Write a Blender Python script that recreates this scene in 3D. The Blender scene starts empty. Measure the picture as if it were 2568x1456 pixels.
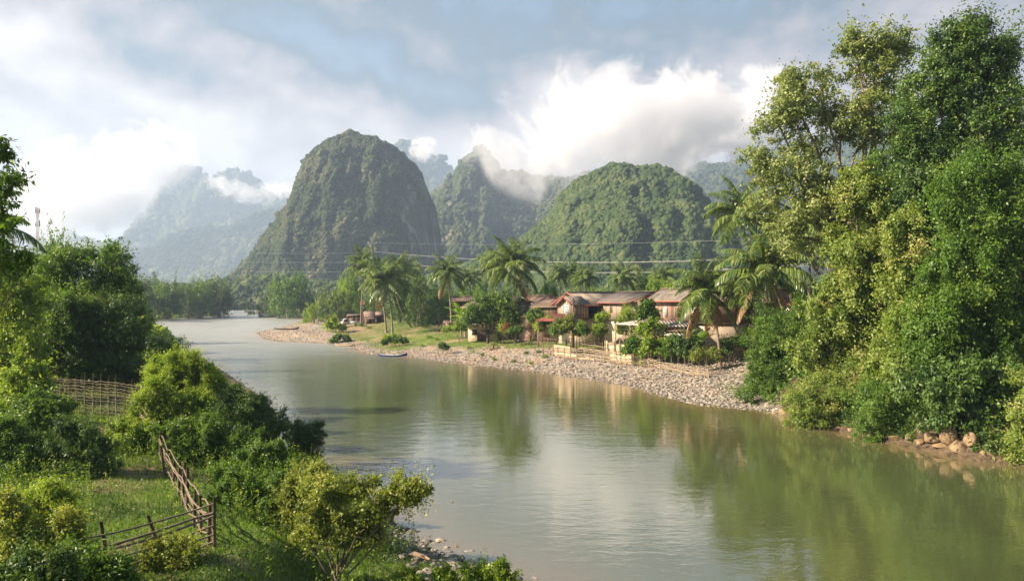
MIST, HAZE = True, True
import bpy, math, random
import numpy as np
from mathutils import Vector, Matrix
C = bpy.context.scene
COL = C.collection
rad = math.radians
# ------------------------------------------------------------------ camera
cam = bpy.data.cameras.new('camera'); camo = bpy.data.objects.new('camera', cam); COL.objects.link(camo)
camo.location = (0, 0, 9.0); camo.rotation_euler = (rad(90), 0, 0)
cam.sensor_width = 36; cam.lens = 28.125; cam.shift_y = 0.00545
cam.clip_start = 0.1; cam.clip_end = 20000
C.camera = camo
C.view_settings.view_transform = 'Standard'; C.view_settings.look = 'None'
C.view_settings.gamma = 1; C.view_settings.exposure = 1.75; C.view_settings.use_curve_mapping = False
cy = C.cycles
cy.use_denoising = True; cy.max_bounces = 12; cy.diffuse_bounces = 2; cy.glossy_bounces = 2
cy.transmission_bounces = 3; cy.transparent_max_bounces = 6; cy.volume_bounces = 10
cy.volume_step_rate = 1.0; cy.volume_max_steps = 128; cy.use_adaptive_sampling = True; cy.adaptive_threshold = 0.01
cy.sample_clamp_indirect = 6
# ------------------------------------------------------------------ sun
AZ, EL = rad(-99), rad(31)
SUNV = Vector((math.sin(AZ)*math.cos(EL), math.cos(AZ)*math.cos(EL), math.sin(EL)))
sl = bpy.data.lights.new('sun', 'SUN'); sl.energy = 5.0; sl.angle = rad(0.6); sl.color = (1.0, 0.83, 0.62)
so = bpy.data.objects.new('sun', sl); COL.objects.link(so); so.rotation_euler = SUNV.to_track_quat('Z', 'Y').to_euler()
# ------------------------------------------------------------------ node helper
class NT:
    def __init__(s, tree): s.t = tree; s.n = tree.nodes; s.l = tree.links; s.n.clear()
    def add(s, typ, **kw):
        n = s.n.new(typ)
        for k, v in kw.items(): setattr(n, k, v)
        return n
    def put(s, sock, v):
        if isinstance(v, bpy.types.NodeSocket): s.l.new(v, sock)
        elif v is not None:
            if hasattr(sock.default_value, '__len__') and not hasattr(v, '__len__'): v = [v]*len(sock.default_value)
            if hasattr(sock.default_value, '__len__') and len(sock.default_value) == 4 and len(v) == 3: v = (*v, 1)
            sock.default_value = v
    def m(s, op, a, b=None, c=None, clamp=False):
        n = s.add('ShaderNodeMath', operation=op, use_clamp=clamp)
        for i, v in enumerate((a, b, c)):
            if v is not None: s.put(n.inputs[i], v)
        return n.outputs[0]
    def vm(s, op, a, b=None, out=0):
        n = s.add('ShaderNodeVectorMath', operation=op)
        s.put(n.inputs[0], a)
        if b is not None: s.put(n.inputs[3 if op == 'SCALE' else 1], b)
        return n.outputs[out]
    def noise(s, vec, scale, detail=3, rough=0.5, dist=0, col=False, dim='3D'):
        n = s.add('ShaderNodeTexNoise', noise_dimensions=dim)
        if vec is not None: s.put(n.inputs['Vector'], vec)
        s.put(n.inputs['Scale'], scale); s.put(n.inputs['Detail'], detail); s.put(n.inputs['Roughness'], rough); s.put(n.inputs['Distortion'], dist)
        return n.outputs[1 if col else 0]
    def voro(s, vec, scale, feature='F1', out='Distance'):
        n = s.add('ShaderNodeTexVoronoi', feature=feature)
        if vec is not None: s.put(n.inputs['Vector'], vec)
        s.put(n.inputs['Scale'], scale)
        return n.outputs[out]
    def ramp(s, fac, stops, interp='LINEAR'):
        n = s.add('ShaderNodeValToRGB'); n.color_ramp.interpolation = interp
        el = n.color_ramp.elements
        while len(el) > 1: el.remove(el[0])
        el[0].position = stops[0][0]; el[0].color = (*stops[0][1], 1) if len(stops[0][1]) == 3 else stops[0][1]
        for p, c in stops[1:]:
            e = el.new(p); e.color = (*c, 1)
        s.put(n.inputs[0], fac); return n.outputs[0]
    def mr(s, v, a, b, c=0.0, d=1.0, smooth=False):
        n = s.add('ShaderNodeMapRange', interpolation_type='SMOOTHSTEP' if smooth else 'LINEAR')
        s.put(n.inputs[0], v); s.put(n.inputs[1], a); s.put(n.inputs[2], b); s.put(n.inputs[3], c); s.put(n.inputs[4], d)
        return n.outputs[0]
    def mix(s, f, a, b, typ='RGBA', blend='MIX'):
        n = s.add('ShaderNodeMix', data_type=typ)
        if typ == 'RGBA': n.blend_type = blend; s.put(n.inputs[0], f); s.put(n.inputs[6], a); s.put(n.inputs[7], b); return n.outputs[2]
        s.put(n.inputs[0], f); s.put(n.inputs[2], a); s.put(n.inputs[3], b); return n.outputs[0]
    def combine(s, x, y, z):
        n = s.add('ShaderNodeCombineXYZ'); s.put(n.inputs[0], x); s.put(n.inputs[1], y); s.put(n.inputs[2], z); return n.outputs[0]
    def sep(s, v):
        n = s.add('ShaderNodeSeparateXYZ'); s.put(n.inputs[0], v); return n.outputs
    def attr(s, name): return s.add('ShaderNodeAttribute', attribute_name=name)
    def bump(s, h, strength=0.5, dist=0.1, normal=None):
        n = s.add('ShaderNodeBump'); s.put(n.inputs['Strength'], strength); s.put(n.inputs['Distance'], dist); s.put(n.inputs['Height'], h)
        if normal is not None: s.put(n.inputs['Normal'], normal)
        return n.outputs[0]
    def bsdf(s, col, rough=0.8, spec=0.3, metal=0.0, normal=None, **kw):
        n = s.add('ShaderNodeBsdfPrincipled'); s.put(n.inputs['Base Color'], col); s.put(n.inputs['Roughness'], rough)
        s.put(n.inputs['Specular IOR Level'], spec); s.put(n.inputs['Metallic'], metal)
        if normal is not None: s.put(n.inputs['Normal'], normal)
        for k, v in kw.items(): s.put(n.inputs[k.replace('_', ' ')], v)
        return n.outputs[0]
    def out(s, surf=None, vol=None):
        o = s.add('ShaderNodeOutputMaterial')
        if surf is not None: s.l.new(surf, o.inputs['Surface'])
        if vol is not None: s.l.new(vol, o.inputs['Volume'])
def mat(name):
    m = bpy.data.materials.new(name); m.use_nodes = True; return m, NT(m.node_tree)
# ------------------------------------------------------------------ world: nishita sky behind painted-by-noise cloud deck
w = bpy.data.worlds.new('World'); C.world = w; w.use_nodes = True
N = NT(w.node_tree)
sky = N.add('ShaderNodeTexSky', sky_type='NISHITA'); sky.sun_disc = False; sky.sun_elevation = EL; sky.sun_rotation = AZ; sky.air_density = 1.2; sky.dust_density = 2.0
tc = N.add('ShaderNodeTexCoord').outputs['Generated']
dx, dy, dz = N.sep(tc)
az = N.m('ARCTAN2', dx, dy)
hyp = N.m('SQRT', N.m('ADD', N.m('MULTIPLY', dx, dx), N.m('MULTIPLY', dy, dy)))
el = N.m('ARCTAN2', dz, hyp)
ca, sa = math.cos(rad(14)), math.sin(rad(14))
# streak coordinate, layers drift down to the right
s1 = N.m('ADD', N.m('MULTIPLY', az, ca), N.m('MULTIPLY', el, -sa)); s2 = N.m('ADD', N.m('MULTIPLY', az, sa), N.m('MULTIPLY', el, ca))
p_st = N.combine(N.m('MULTIPLY', s1, 2.2), N.m('MULTIPLY', s2, 6.0), 0.3)
warp = N.vm('SCALE', N.noise(N.combine(az, el, 0), 3.0, 4, 0.55, col=True), 0.5)
n1 = N.noise(N.vm('ADD', p_st, warp), 1.3, 6, 0.5)
p_pf = N.combine(N.m('MULTIPLY', az, 1.0), N.m('MULTIPLY', el, 1.35), 4.0)
n2 = N.noise(N.vm('ADD', p_pf, N.vm('SCALE', warp, 0.12)), 7.0, 8, 0.6)
acc = N.m('ADD', N.m('MULTIPLY', N.m('SUBTRACT', n1, 0.5), 1.7), N.m('MULTIPLY', N.m('SUBTRACT', n2, 0.5), 1.5))
n3 = N.noise(N.vm('ADD', p_pf, N.vm('SCALE', warp, 0.3)), 26.0, 6, 0.65)
acc = N.m('ADD', acc, N.m('MULTIPLY', N.m('SUBTRACT', n3, 0.5), 0.45))
# warped position for the blobs so that they get ragged edges
wv = N.vm('SUBTRACT', N.noise(N.combine(az, el, 7), 5.0, 5, 0.6, col=True), (0.5, 0.5, 0.5))
wx, wy, _ = N.sep(wv)
az2 = N.m('ADD', az, N.m('MULTIPLY', wx, 0.16)); el2 = N.m('ADD', el, N.m('MULTIPLY', wy, 0.12))
def AE(px, py):
    a = (px-1283.5)/2005.6; b = (742-py)/2005.6
    return math.atan(a), math.atan2(b, math.hypot(1, a))
BL = [ # px, py, radius x, radius y, tilt, amount (photo scale)
 (0, 560, 560, 380, 0, .37), (450, 560, 520, 240, 0, .2), (300, 250, 300, 60, 25, .16), (430, 190, 260, 35, 20, -.22), (250, 330, 240, 25, 15, -.12), (60, 90, 260, 90, 0, .10),
 (800, 90, 300, 80, 15, -.42), (950, 190, 330, 60, 18, -.45), (520, 60, 200, 50, 15, -.10), (1280, 20, 420, 60, 0, -.50),
 (1900, 60, 500, 120, 0, -.20), (700, 300, 320, 50, 20, -.08), (640, 470, 300, 110, 0, .14),
 (1130, 280, 170, 70, 10, .26), (1100, 380, 260, 60, 0, .12), (1400, 330, 70, 160, -25, .0),
 (1420, 210, 120, 60, 0, .40), (1620, 300, 320, 110, 10, .40), (1380, 380, 150, 120, 0, .5), (1830, 280, 130, 130, -30, .22),
 (1650, 70, 90, 50, 0, -.02), (2000, 30, 140, 50, -40, .20), (2250, 60, 300, 120, 0, -.10), (1560, 240, 90, 30, 0, -.10),
 (2600, 250, 260, 200, 0, .12)]
for px, py, rx, ry, t, am in BL:
    if am == 0: continue
    a0, e0 = AE(px, py); t = -rad(t)
    xx = N.m('SUBTRACT', az2, a0); yy = N.m('SUBTRACT', el2, e0)
    qx = N.m('MULTIPLY', N.m('ADD', N.m('MULTIPLY', xx, math.cos(t)), N.m('MULTIPLY', yy, math.sin(t))), 2005.6/rx)
    qy = N.m('MULTIPLY', N.m('ADD', N.m('MULTIPLY', xx, -math.sin(t)), N.m('MULTIPLY', yy, math.cos(t))), 2005.6/ry)
    q = N.m('ADD', N.m('MULTIPLY', qx, qx), N.m('MULTIPLY', qy, qy))
    acc = N.m('ADD', acc, N.m('MULTIPLY', N.m('EXPONENT', N.m('MULTIPLY', q, -0.9)), am))
dens = N.m('ADD', acc, 0.43)
behind = N.mr(dy, 0.15, -0.25)
dens = N.m('SUBTRACT', dens, N.m('ADD', N.m('MULTIPLY', behind, 0.85), N.mr(el, 0.5, 0.95, 0, 0.55)))
ccol = N.ramp(dens, [(0.0, (0.52, 1.0, 1.38)), (0.22, (0.95, 1.38, 1.75)), (0.45, (2.05, 2.05, 2.3)), (0.65, (3.05, 2.8, 2.9)), (0.85, (3.9, 3.62, 3.6)), (1.0, (4.75, 4.45, 4.3))])
cover = N.mr(dens, -0.1, 0.2, 0.55, 1.0)
hid = N.mix(cover, sky.outputs[0], ccol)
bg = N.add('ShaderNodeBackground'); N.put(bg.inputs[0], hid); bg.inputs[1].default_value = 0.058
wo = N.add('ShaderNodeOutputWorld'); N.l.new(bg.outputs[0], wo.inputs[0])
w.cycles.sampling_method = 'MANUAL'; w.cycles.sample_map_resolution = 512
# ------------------------------------------------------------------ helpers placing points from image pixel positions (photo scale 2567 x 1456, camera 9 m up, horizon at 742)
FP = 2005.6; HC = 9.0
def P(px, py, D): return ((px-1283.5)*D/FP, D, HC-(py-742)*D/FP)
def WP(px, py): D = HC*FP/(py-742); return ((px-1283.5)*D/FP, D)
# ------------------------------------------------------------------ numpy noise
def _h(ix, iy, iz, s):
    n = (ix.astype(np.int64)*374761393 + iy.astype(np.int64)*668265263 + iz.astype(np.int64)*2147483647 + s*974634777) & 0xffffffff
    n = ((n ^ (n >> 13))*1274126177) & 0xffffffff
    n = ((n ^ (n >> 16))*2246822519) & 0xffffffff
    return ((n ^ (n >> 15)) & 0xffffff)/float(0xffffff)
def vnoise(x, y, z=None, seed=0):
    x = np.asarray(x, float); y = np.asarray(y, float); z = np.zeros_like(x) if z is None else np.asarray(z, float)
    ix, iy, iz = np.floor(x), np.floor(y), np.floor(z)
    fx, fy, fz = x-ix, y-iy, z-iz
    fx, fy, fz = fx*fx*(3-2*fx), fy*fy*(3-2*fy), fz*fz*(3-2*fz)
    r = 0
    for a in (0, 1):
        for b in (0, 1):
            for c in (0, 1):
                r = r + _h(ix+a, iy+b, iz+c, seed)*(fx if a else 1-fx)*(fy if b else 1-fy)*(fz if c else 1-fz)
    return r*2-1
def fbm(x, y, z=None, oct=4, seed=0, gain=0.5):
    r = 0; a = 1.0; f = 1.0
    for i in range(oct):
        r = r + a*vnoise(x*f, y*f, None if z is None else z*f, seed+i*7); a *= gain; f *= 2.03
    return r
def sstep(x, a, b): t = np.clip((x-a)/(b-a), 0, 1); return t*t*(3-2*t)
# ------------------------------------------------------------------ mesh helpers
def meshobj(name, V, F, material=None, parent=None, attrs=None, smooth=False, loc=None):
    """V (n,3); F (m,3|4) array or list of arrays"""
    V = np.asarray(V, np.float32)
    Fs = F if isinstance(F, list) else [F]
    Fs = [np.asarray(f, np.int32) for f in Fs if len(f)]
    me = bpy.data.meshes.new(name)
    me.vertices.add(len(V)); me.vertices.foreach_set('co', V.ravel())
    nl = sum(f.size for f in Fs); nf = sum(len(f) for f in Fs)
    me.loops.add(nl); me.polygons.add(nf)
    me.loops.foreach_set('vertex_index', np.concatenate([f.ravel() for f in Fs]))
    tot = np.concatenate([np.full(len(f), f.shape[1], np.int32) for f in Fs])
    st = np.concatenate([[0], np.cumsum(tot)[:-1]]).astype(np.int32)
    me.polygons.foreach_set('loop_start', st); me.polygons.foreach_set('loop_total', tot)
    if smooth: me.polygons.foreach_set('use_smooth', np.ones(nf, bool))
    for k, v in (attrs or {}).items():
        v = np.asarray(v, np.float32)
        if v.ndim == 1: a = me.attributes.new(k, 'FLOAT', 'POINT'); a.data.foreach_set('value', v)
        else: a = me.attributes.new(k, 'FLOAT_VECTOR', 'POINT'); a.data.foreach_set('vector', v.ravel())
    me.update(calc_edges=True)
    o = bpy.data.objects.new(name, me); COL.objects.link(o)
    if material:
        for mm in (material if isinstance(material, (list, tuple)) else [material]): me.materials.append(mm)
    if parent: o.parent = parent
    if loc is not None: o.location = loc
    return o
def tag(o, label=None, cat=None, group=None, kind=None):
    if label: o['label'] = label
    if cat: o['category'] = cat
    if group: o['group'] = group
    if kind: o['kind'] = kind
    return o
def empty(name, loc, label=None, cat=None, group=None, rz=0):
    o = bpy.data.objects.new(name, None); COL.objects.link(o); o.location = loc; o.rotation_euler = (0, 0, rz)
    o.empty_display_size = 0.2
    return tag(o, label, cat, group)
class MB:
    """collects boxes, tubes, quads into one mesh"""
    def __init__(s): s.v = []; s.q = []; s.t = []; s.n = 0
    def add(s, V, Q=None, T=None):
        V = np.asarray(V, float)
        s.v.append(V)
        if Q is not None and len(Q): s.q.append(np.asarray(Q)+s.n)
        if T is not None and len(T): s.t.append(np.asarray(T)+s.n)
        s.n += len(V)
    def box(s, c, d, rz=0, M=None):
        x, y, z = [k/2 for k in d]
        V = np.array([(a, b, e) for e in (-z, z) for a, b in ((-x, -y), (x, -y), (x, y), (-x, y))])
        if rz: cc, ss = math.cos(rz), math.sin(rz); V = np.c_[V[:, 0]*cc-V[:, 1]*ss, V[:, 0]*ss+V[:, 1]*cc, V[:, 2]]
        V = V+np.array(c)
        s.add(V, [(3, 2, 1, 0), (4, 5, 6, 7), (0, 1, 5, 4), (1, 2, 6, 5), (2, 3, 7, 6), (3, 0, 4, 7)])
    def prism(s, pts, axis, a, b):
        """polygon pts (2-D) extruded along axis between a and b"""
        n = len(pts); V = []
        for e in (a, b):
            for p in pts:
                if axis == 0: V.append((e, p[0], p[1]))
                elif axis == 1: V.append((p[0], e, p[1]))
                else: V.append((p[0], p[1], e))
        Q = [(i, (i+1) % n, n+(i+1) % n, n+i) for i in range(n)]
        T = []
        for i in range(1, n-1): T += [(0, i+1, i), (n, n+i, n+i+1)]
        s.add(V, Q, T)
    def tube(s, pts, r, k=6, cap=True):
        pts = np.asarray(pts, float); n = len(pts)
        r = np.full(n, r) if np.isscalar(r) else np.asarray(r, float)
        T = np.gradient(pts, axis=0); T /= np.linalg.norm(T, axis=1)[:, None]+1e-9
        up = np.array([0, 0, 1.0]) if abs(T[0, 2]) < .9 else np.array([1.0, 0, 0])
        A = np.cross(T, up); A /= np.linalg.norm(A, axis=1)[:, None]+1e-9; B = np.cross(T, A)
        th = np.arange(k)*2*math.pi/k
        V = (pts[:, None]+r[:, None, None]*(A[:, None]*np.cos(th)[None, :, None]+B[:, None]*np.sin(th)[None, :, None])).reshape(-1, 3)
        Q = []
        for i in range(n-1):
            for j in range(k): Q.append((i*k+j, i*k+(j+1) % k, (i+1)*k+(j+1) % k, (i+1)*k+j))
        T_ = []
        if cap:
            for j in range(1, k-1): T_ += [(0, j, j+1), ((n-1)*k, (n-1)*k+j+1, (n-1)*k+j)]
        s.add(V, Q, T_)
    def quad(s, a, b, c, d): s.add([a, b, c, d], [(0, 1, 2, 3)])
    def slab(s, a, b, c, d, t):
        """thick sheet, top corners a b c d (ccw from above), thickness t downwards along normal"""
        a, b, c, d = [np.array(k, float) for k in (a, b, c, d)]
        n = np.cross(b-a, d-a); n /= np.linalg.norm(n); o = n*t
        s.add([a, b, c, d, a-o, b-o, c-o, d-o], [(0, 1, 2, 3), (7, 6, 5, 4), (0, 4, 5, 1), (1, 5, 6, 2), (2, 6, 7, 3), (3, 7, 4, 0)])
    def build(s, name, material=None, parent=None, smooth=False, attrs=None, loc=None):
        F = []
        if s.q: F.append(np.concatenate(s.q))
        if s.t: F.append(np.concatenate(s.t))
        return meshobj(name, np.concatenate(s.v), F, material, parent, attrs, smooth, loc)
def ico(sub):
    import bmesh
    bm = bmesh.new(); bmesh.ops.create_icosphere(bm, subdivisions=sub, radius=1)
    V = np.array([v.co[:] for v in bm.verts]); F = np.array([[v.index for v in f.verts] for f in bm.faces]); bm.free(); return V, F
ICO1 = ico(2); ICO2 = ico(3); ICO3 = ico(4); ICO0 = ico(1)
def blobs(pos, scl, rng, base=ICO1, jit=0.25, zs=0.9, nvar=10, seed=0):
    """many jittered lumps at pos (n,3) with scale (n,) -> V, F, per-vertex random"""
    bv, bf = base; n = len(pos); nv = len(bv)
    var = []
    for k in range(nvar):
        d = 1+jit*2*(rng.random(nv)-0.5); var.append(bv*d[:, None])
    var = np.array(var); idx = rng.integers(0, nvar, n); a = rng.random(n)*6.283
    X = var[idx]; c, s_ = np.cos(a)[:, None], np.sin(a)[:, None]
    X = np.stack([X[:, :, 0]*c-X[:, :, 1]*s_, X[:, :, 0]*s_+X[:, :, 1]*c, X[:, :, 2]*zs], -1)
    scl = np.asarray(scl); scl = scl[:, None] if scl.ndim == 1 else scl
    V = X*scl[:, None, :]+pos[:, None]
    F = bf[None]+(np.arange(n)*nv)[:, None, None]
    return V.reshape(-1, 3), F.reshape(-1, 3), np.repeat(rng.random(n), nv)
# ================================================================== river outline in plan
LSH = [(-8, -40), (-5, 2), (-2.2, 14)] + [WP(*p) for p in [(1300, 1456), (1180, 1415), (1010, 1350), (985, 1290), (900, 1215), (740, 1150), (700, 1090), (690, 1030), (640, 985), (560, 930), (480, 880), (420, 845), (361, 816), (382, 803), (459, 796.5), (552, 791.3), (530, 787), (576, 778), (580, 772)]]
RSH = [WP(*p) for p in [(636, 774), (645, 784), (723, 795), (762, 799), (749, 807), (705, 823), (641, 833), (663, 850), (700, 857), (773, 859), (839, 863), (884, 868), (886, 878), (920, 887), (1000, 893), (1100, 906), (1250, 922), (1379, 937), (1476, 950.6), (1574, 967), (1640, 985), (1750, 1013), (1930, 1030), (2100, 1080), (2300, 1125), (2450, 1155), (2567, 1165)]] + [(32, 30), (36, 10), (40, -40)]
POLY = np.array(LSH+RSH); NL = len(LSH)
def river_dist(x, y):
    """signed distance (outside positive) and side (+1 right bank)"""
    x = np.asarray(x, float).ravel(); y = np.asarray(y, float).ravel()
    best = np.full(x.shape, 1e9); side = np.zeros(x.shape); ins = np.zeros(x.shape, bool); n = len(POLY)
    for i in range(n):
        ax, ay = POLY[i]; bx, by = POLY[(i+1) % n]
        ex, ey = bx-ax, by-ay
        if i < n-1:
            t = np.clip(((x-ax)*ex+(y-ay)*ey)/(ex*ex+ey*ey), 0, 1)
            d = np.hypot(x-ax-t*ex, y-ay-t*ey)
            m = d < best; best[m] = d[m]; side[m] = 1 if i >= NL-1 else -1
        c = ((ay > y) != (by > y)) & (x < (bx-ax)*(y-ay)/(by-ay+1e-12)+ax); ins ^= c
    return np.where(ins, -best, best), side
def terrain(x, y):
    sh = np.shape(x); x = np.asarray(x, float).ravel(); y = np.asarray(y, float).ravel()
    d, s = river_dist(x, y)
    d = d + 0.5*vnoise(x/3, y/3, seed=3)*np.clip(d/2, 0, 1)
    px = 1283.5+FP*x/np.maximum(y, 1)
    right = 2.0*sstep(d, -1, 17)+1.25*sstep(d, 16, 30)
    spit = (px < 930) & (y > 80)
    rs = 1.2*sstep(d, -1, 9)+1.7*sstep(d, 8, 26)
    right = np.where(s > 0, right*(1-sstep(px*-1, -930, -840)*0)+0, right)
    k = sstep(-px, -960, -880); right = right*(1-k)+rs*k
    steep = 2.6*sstep(d, -.3, 2.2)+3.0*sstep(d, 3, 14)+8*sstep(d, 12, 40)
    k2 = sstep(px, 1900, 2000)*(y < 90); right = right*(1-k2)+steep*k2
    left = 1.4*sstep(d, -.3, 4)+0.8*sstep(d, 3.5, 10)
    kn = 1-sstep(y, 25, 33); left = left*(1-kn)+kn*(.95*sstep(d, -.3, 4.5)+1.2*sstep(d, 4.6, 6.6))
    k3 = sstep(y, 140, 260); left = left*(1-k3)+k3*(0.6*sstep(d, 0, 10)+1.6*sstep(d, 8, 30))
    z = np.where(s > 0, right, left)
    z = z + (0.10*fbm(x/2.2, y/2.2, seed=5)+0.22*fbm(x/14, y/14, seed=9))*np.clip(d/6, 0, 1)
    bed = -1.6*sstep(-d, 0, 7)-0.05
    z = np.where(d > 0, z, bed)
    # low grassy mound and pits on the bank
    far = np.clip((y-600)/3000, 0, 1); z = z+far*8
    return z.reshape(sh)
def gz(x, y): return float(terrain(np.array([x]), np.array([y]))[0])
def G(px, D, dz=0.0):
    x = (px-1283.5)*D/FP; return (x, D, gz(x, D)+dz)
# ground sheet: fan of rings out from under the bridge
ang = np.radians(np.linspace(-78, 78, 620)); ang = np.tan(ang*0.62)/np.tan(np.radians(78)*0.62)*np.radians(78)
D_ = np.concatenate([np.geomspace(6, 60, 170), np.geomspace(60, 260, 260)[1:], np.geomspace(260, 6900, 120)[1:]])
A, R = np.meshgrid(ang, D_)
X = R*np.sin(A); Y = R*np.cos(A)
Z = terrain(X, Y)
nr, na = X.shape
idx = np.arange(nr*na).reshape(nr, na)
Q = np.stack([idx[:-1, :-1], idx[:-1, 1:], idx[1:, 1:], idx[1:, :-1]], -1).reshape(-1, 4)
xf, yf = X.ravel(), Y.ravel()
d, s = river_dist(xf, yf); px = 1283.5+FP*xf/yf
gw = np.interp(px, [640, 700, 760, 850, 900, 1000, 1060, 1380, 1500, 1600, 1700, 1800, 1930, 1980], [60, 60, 20, 8, 3, 3.5, 8, 12.5, 14, 17, 19, 19, 19, 0])
gw = np.where(yf > 240, 0, gw)+fbm(xf/3, yf/3, seed=21)*2.0
gravel = np.where(s > 0, 1-sstep(d, gw-1.0, gw+1.0), 0)
gravel = np.maximum(gravel, np.where((s < 0) & (yf < 32) & (xf > -10), 1-sstep(d+fbm(xf, yf, seed=4), 2.0, 3.4), 0))
dirt = sstep(fbm(xf/5, yf/5, seed=31)+0.35*np.exp(-((yf-106-3*np.sin(xf/7))/2.0)**2)*(s > 0), 0.28, 0.7)
dirt = np.maximum(dirt, np.exp(-((px-900)/60)**2)*sstep(yf, 150, 170)*(1-sstep(yf, 240, 300))*(s > 0))
steepb = (s > 0)*(px > 1930)*(yf < 90)*(1-sstep(d, 8, 12)); dirt = np.maximum(dirt*(1-steepb), 0); wet = np.maximum(steepb, ((s < 0) & (yf < 120))*(1-sstep(d, .1, .8)))
wet = np.maximum(wet, (s > 0)*(px < 1930)*(1-sstep(d, -.1, .45))*.8)
edge = (1-sstep(d, 0.3, 1.6))*(s < 0); dirt = np.maximum(dirt, edge)
m, n = mat('ground_earth')
g, dd = n.attr('gravel').outputs['Fac'], n.attr('dirt').outputs['Fac']
pos = n.add('ShaderNodeNewGeometry').outputs['Position']
gc = n.ramp(n.noise(pos, 0.5, 6, 0.65), [(0.3, (0.045, 0.075, 0.016)), (0.5, (0.10, 0.14, 0.03)), (0.72, (0.19, 0.19, 0.06))])
dc = n.ramp(n.noise(pos, 2.0, 5, 0.6), [(0.3, (0.16, 0.11, 0.07)), (0.7, (0.34, 0.25, 0.16))])
vc = n.voro(pos, 4.0, out='Color'); vs = n.sep(vc)[0]
sc = n.ramp(vs, [(0.0, (0.10, 0.095, 0.09)), (0.5, (0.24, 0.21, 0.18)), (1.0, (0.42, 0.36, 0.30))])
sc = n.mix(n.mr(n.noise(pos, 0.25, 3), 0.35, 0.65), sc, (0.30, 0.22, 0.155), 'RGBA')
col = n.mix(dd, gc, dc); col = n.mix(g, col, sc)
vd = n.voro(pos, 4.0)
col = n.mix(n.attr('wet').outputs['Fac'], col, n.ramp(n.noise(pos, 1.5, 5, .7), [(.3, (.035, .026, .018)), (.7, (.13, .095, .06))]))
h = n.mix(g, n.noise(pos, 6, 5, 0.7), n.m('SUBTRACT', 1.0, vd), 'FLOAT')
n.out(n.bsdf(col, 0.9, 0.2, normal=n.bump(h, 0.8, 0.12)))
ground = meshobj('ground', np.c_[xf, yf, Z.ravel()], Q, m, attrs={'gravel': gravel, 'dirt': dirt, 'wet': wet}, smooth=True)
tag(ground, kind='structure')
# ------------------------------------------------------------------ river
m, n = mat('river_water')
pos = n.add('ShaderNodeNewGeometry').outputs['Position']
dist = n.vm('LENGTH', pos, out='Value')
sx, sy, sz = n.sep(pos)
fl = n.combine(n.m('MULTIPLY', sx, 0.55), sy, 0)
r1 = n.noise(fl, 1.1, 4, 0.6, 0.4); r2 = n.noise(n.vm('ADD', fl, (31, 7, 0)), 0.16, 3, 0.5); r3 = n.noise(fl, 4.5, 2, 0.5, 0.3)
patch = n.mr(n.noise(n.combine(n.m('MULTIPLY', sx, 0.4), sy, 5), 0.045, 3, 0.6), 0.38, 0.62)
farr = n.mr(sy, 45, 120)
leftp = n.mr(n.m('ADD', sx, n.m('MULTIPLY', sy, 0.22)), 8, -6)
rough_amt = n.m('MINIMUM', n.m('ADD', n.m('ADD', n.m('MULTIPLY', patch, 0.25), n.m('MULTIPLY', farr, 0.7)), n.m('MULTIPLY', leftp, 0.25)), 1.0)
b = n.m('ADD', n.m('ADD', n.m('MULTIPLY', r1, n.m('ADD', 0.10, n.m('MULTIPLY', rough_amt, 0.55))), n.m('MULTIPLY', r3, n.m('ADD', 0.035, n.m('MULTIPLY', rough_amt, 0.10)))), n.m('MULTIPLY', r2, 0.25))
mud = n.noise(pos, 0.06, 4, 0.6)
wc = n.ramp(mud, [(0.3, (0.056, 0.072, 0.026)), (0.6, (0.066, 0.083, 0.034)), (0.8, (0.078, 0.092, 0.046))])
riff_sheen = n.noise(n.combine(n.m('MULTIPLY', sx, .35), sy, 3), .35, 5, .7)
wc = n.mix(n.m('MULTIPLY', n.mr(sy, 70, 190), n.mr(riff_sheen, .35, .65, .25, .9)), wc, (.34, .33, .31))  # sky reflection off distant riffles painted pale into the base colour
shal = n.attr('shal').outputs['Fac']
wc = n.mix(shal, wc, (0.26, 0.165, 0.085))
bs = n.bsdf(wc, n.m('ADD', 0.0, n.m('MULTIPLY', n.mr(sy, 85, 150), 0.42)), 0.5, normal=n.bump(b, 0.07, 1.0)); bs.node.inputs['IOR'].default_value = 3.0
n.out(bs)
gx = np.linspace(-420, 120, 360); gy = np.concatenate([np.linspace(-40, 130, 240), np.linspace(130, 640, 160)[1:]])
WX, WY = np.meshgrid(gx, gy); i2 = np.arange(WX.size).reshape(WX.shape)
Q2 = np.stack([i2[:-1, :-1], i2[:-1, 1:], i2[1:, 1:], i2[1:, :-1]], -1).reshape(-1, 4)
wd, ws = river_dist(WX.ravel(), WY.ravel())
wpx = 1283.5+FP*WX.ravel()/np.maximum(WY.ravel(), 5)
wid = np.where(ws > 0, np.where((wpx > 1000) & (wpx < 2000), 3.5, 1.5), np.where(WY.ravel() < 45, 3.5, 1.2))
shalv = np.exp(np.minimum(wd, 0)/wid)*0.55
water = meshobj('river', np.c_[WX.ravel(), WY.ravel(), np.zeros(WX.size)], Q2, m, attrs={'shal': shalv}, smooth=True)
tag(water, kind='structure')
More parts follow.
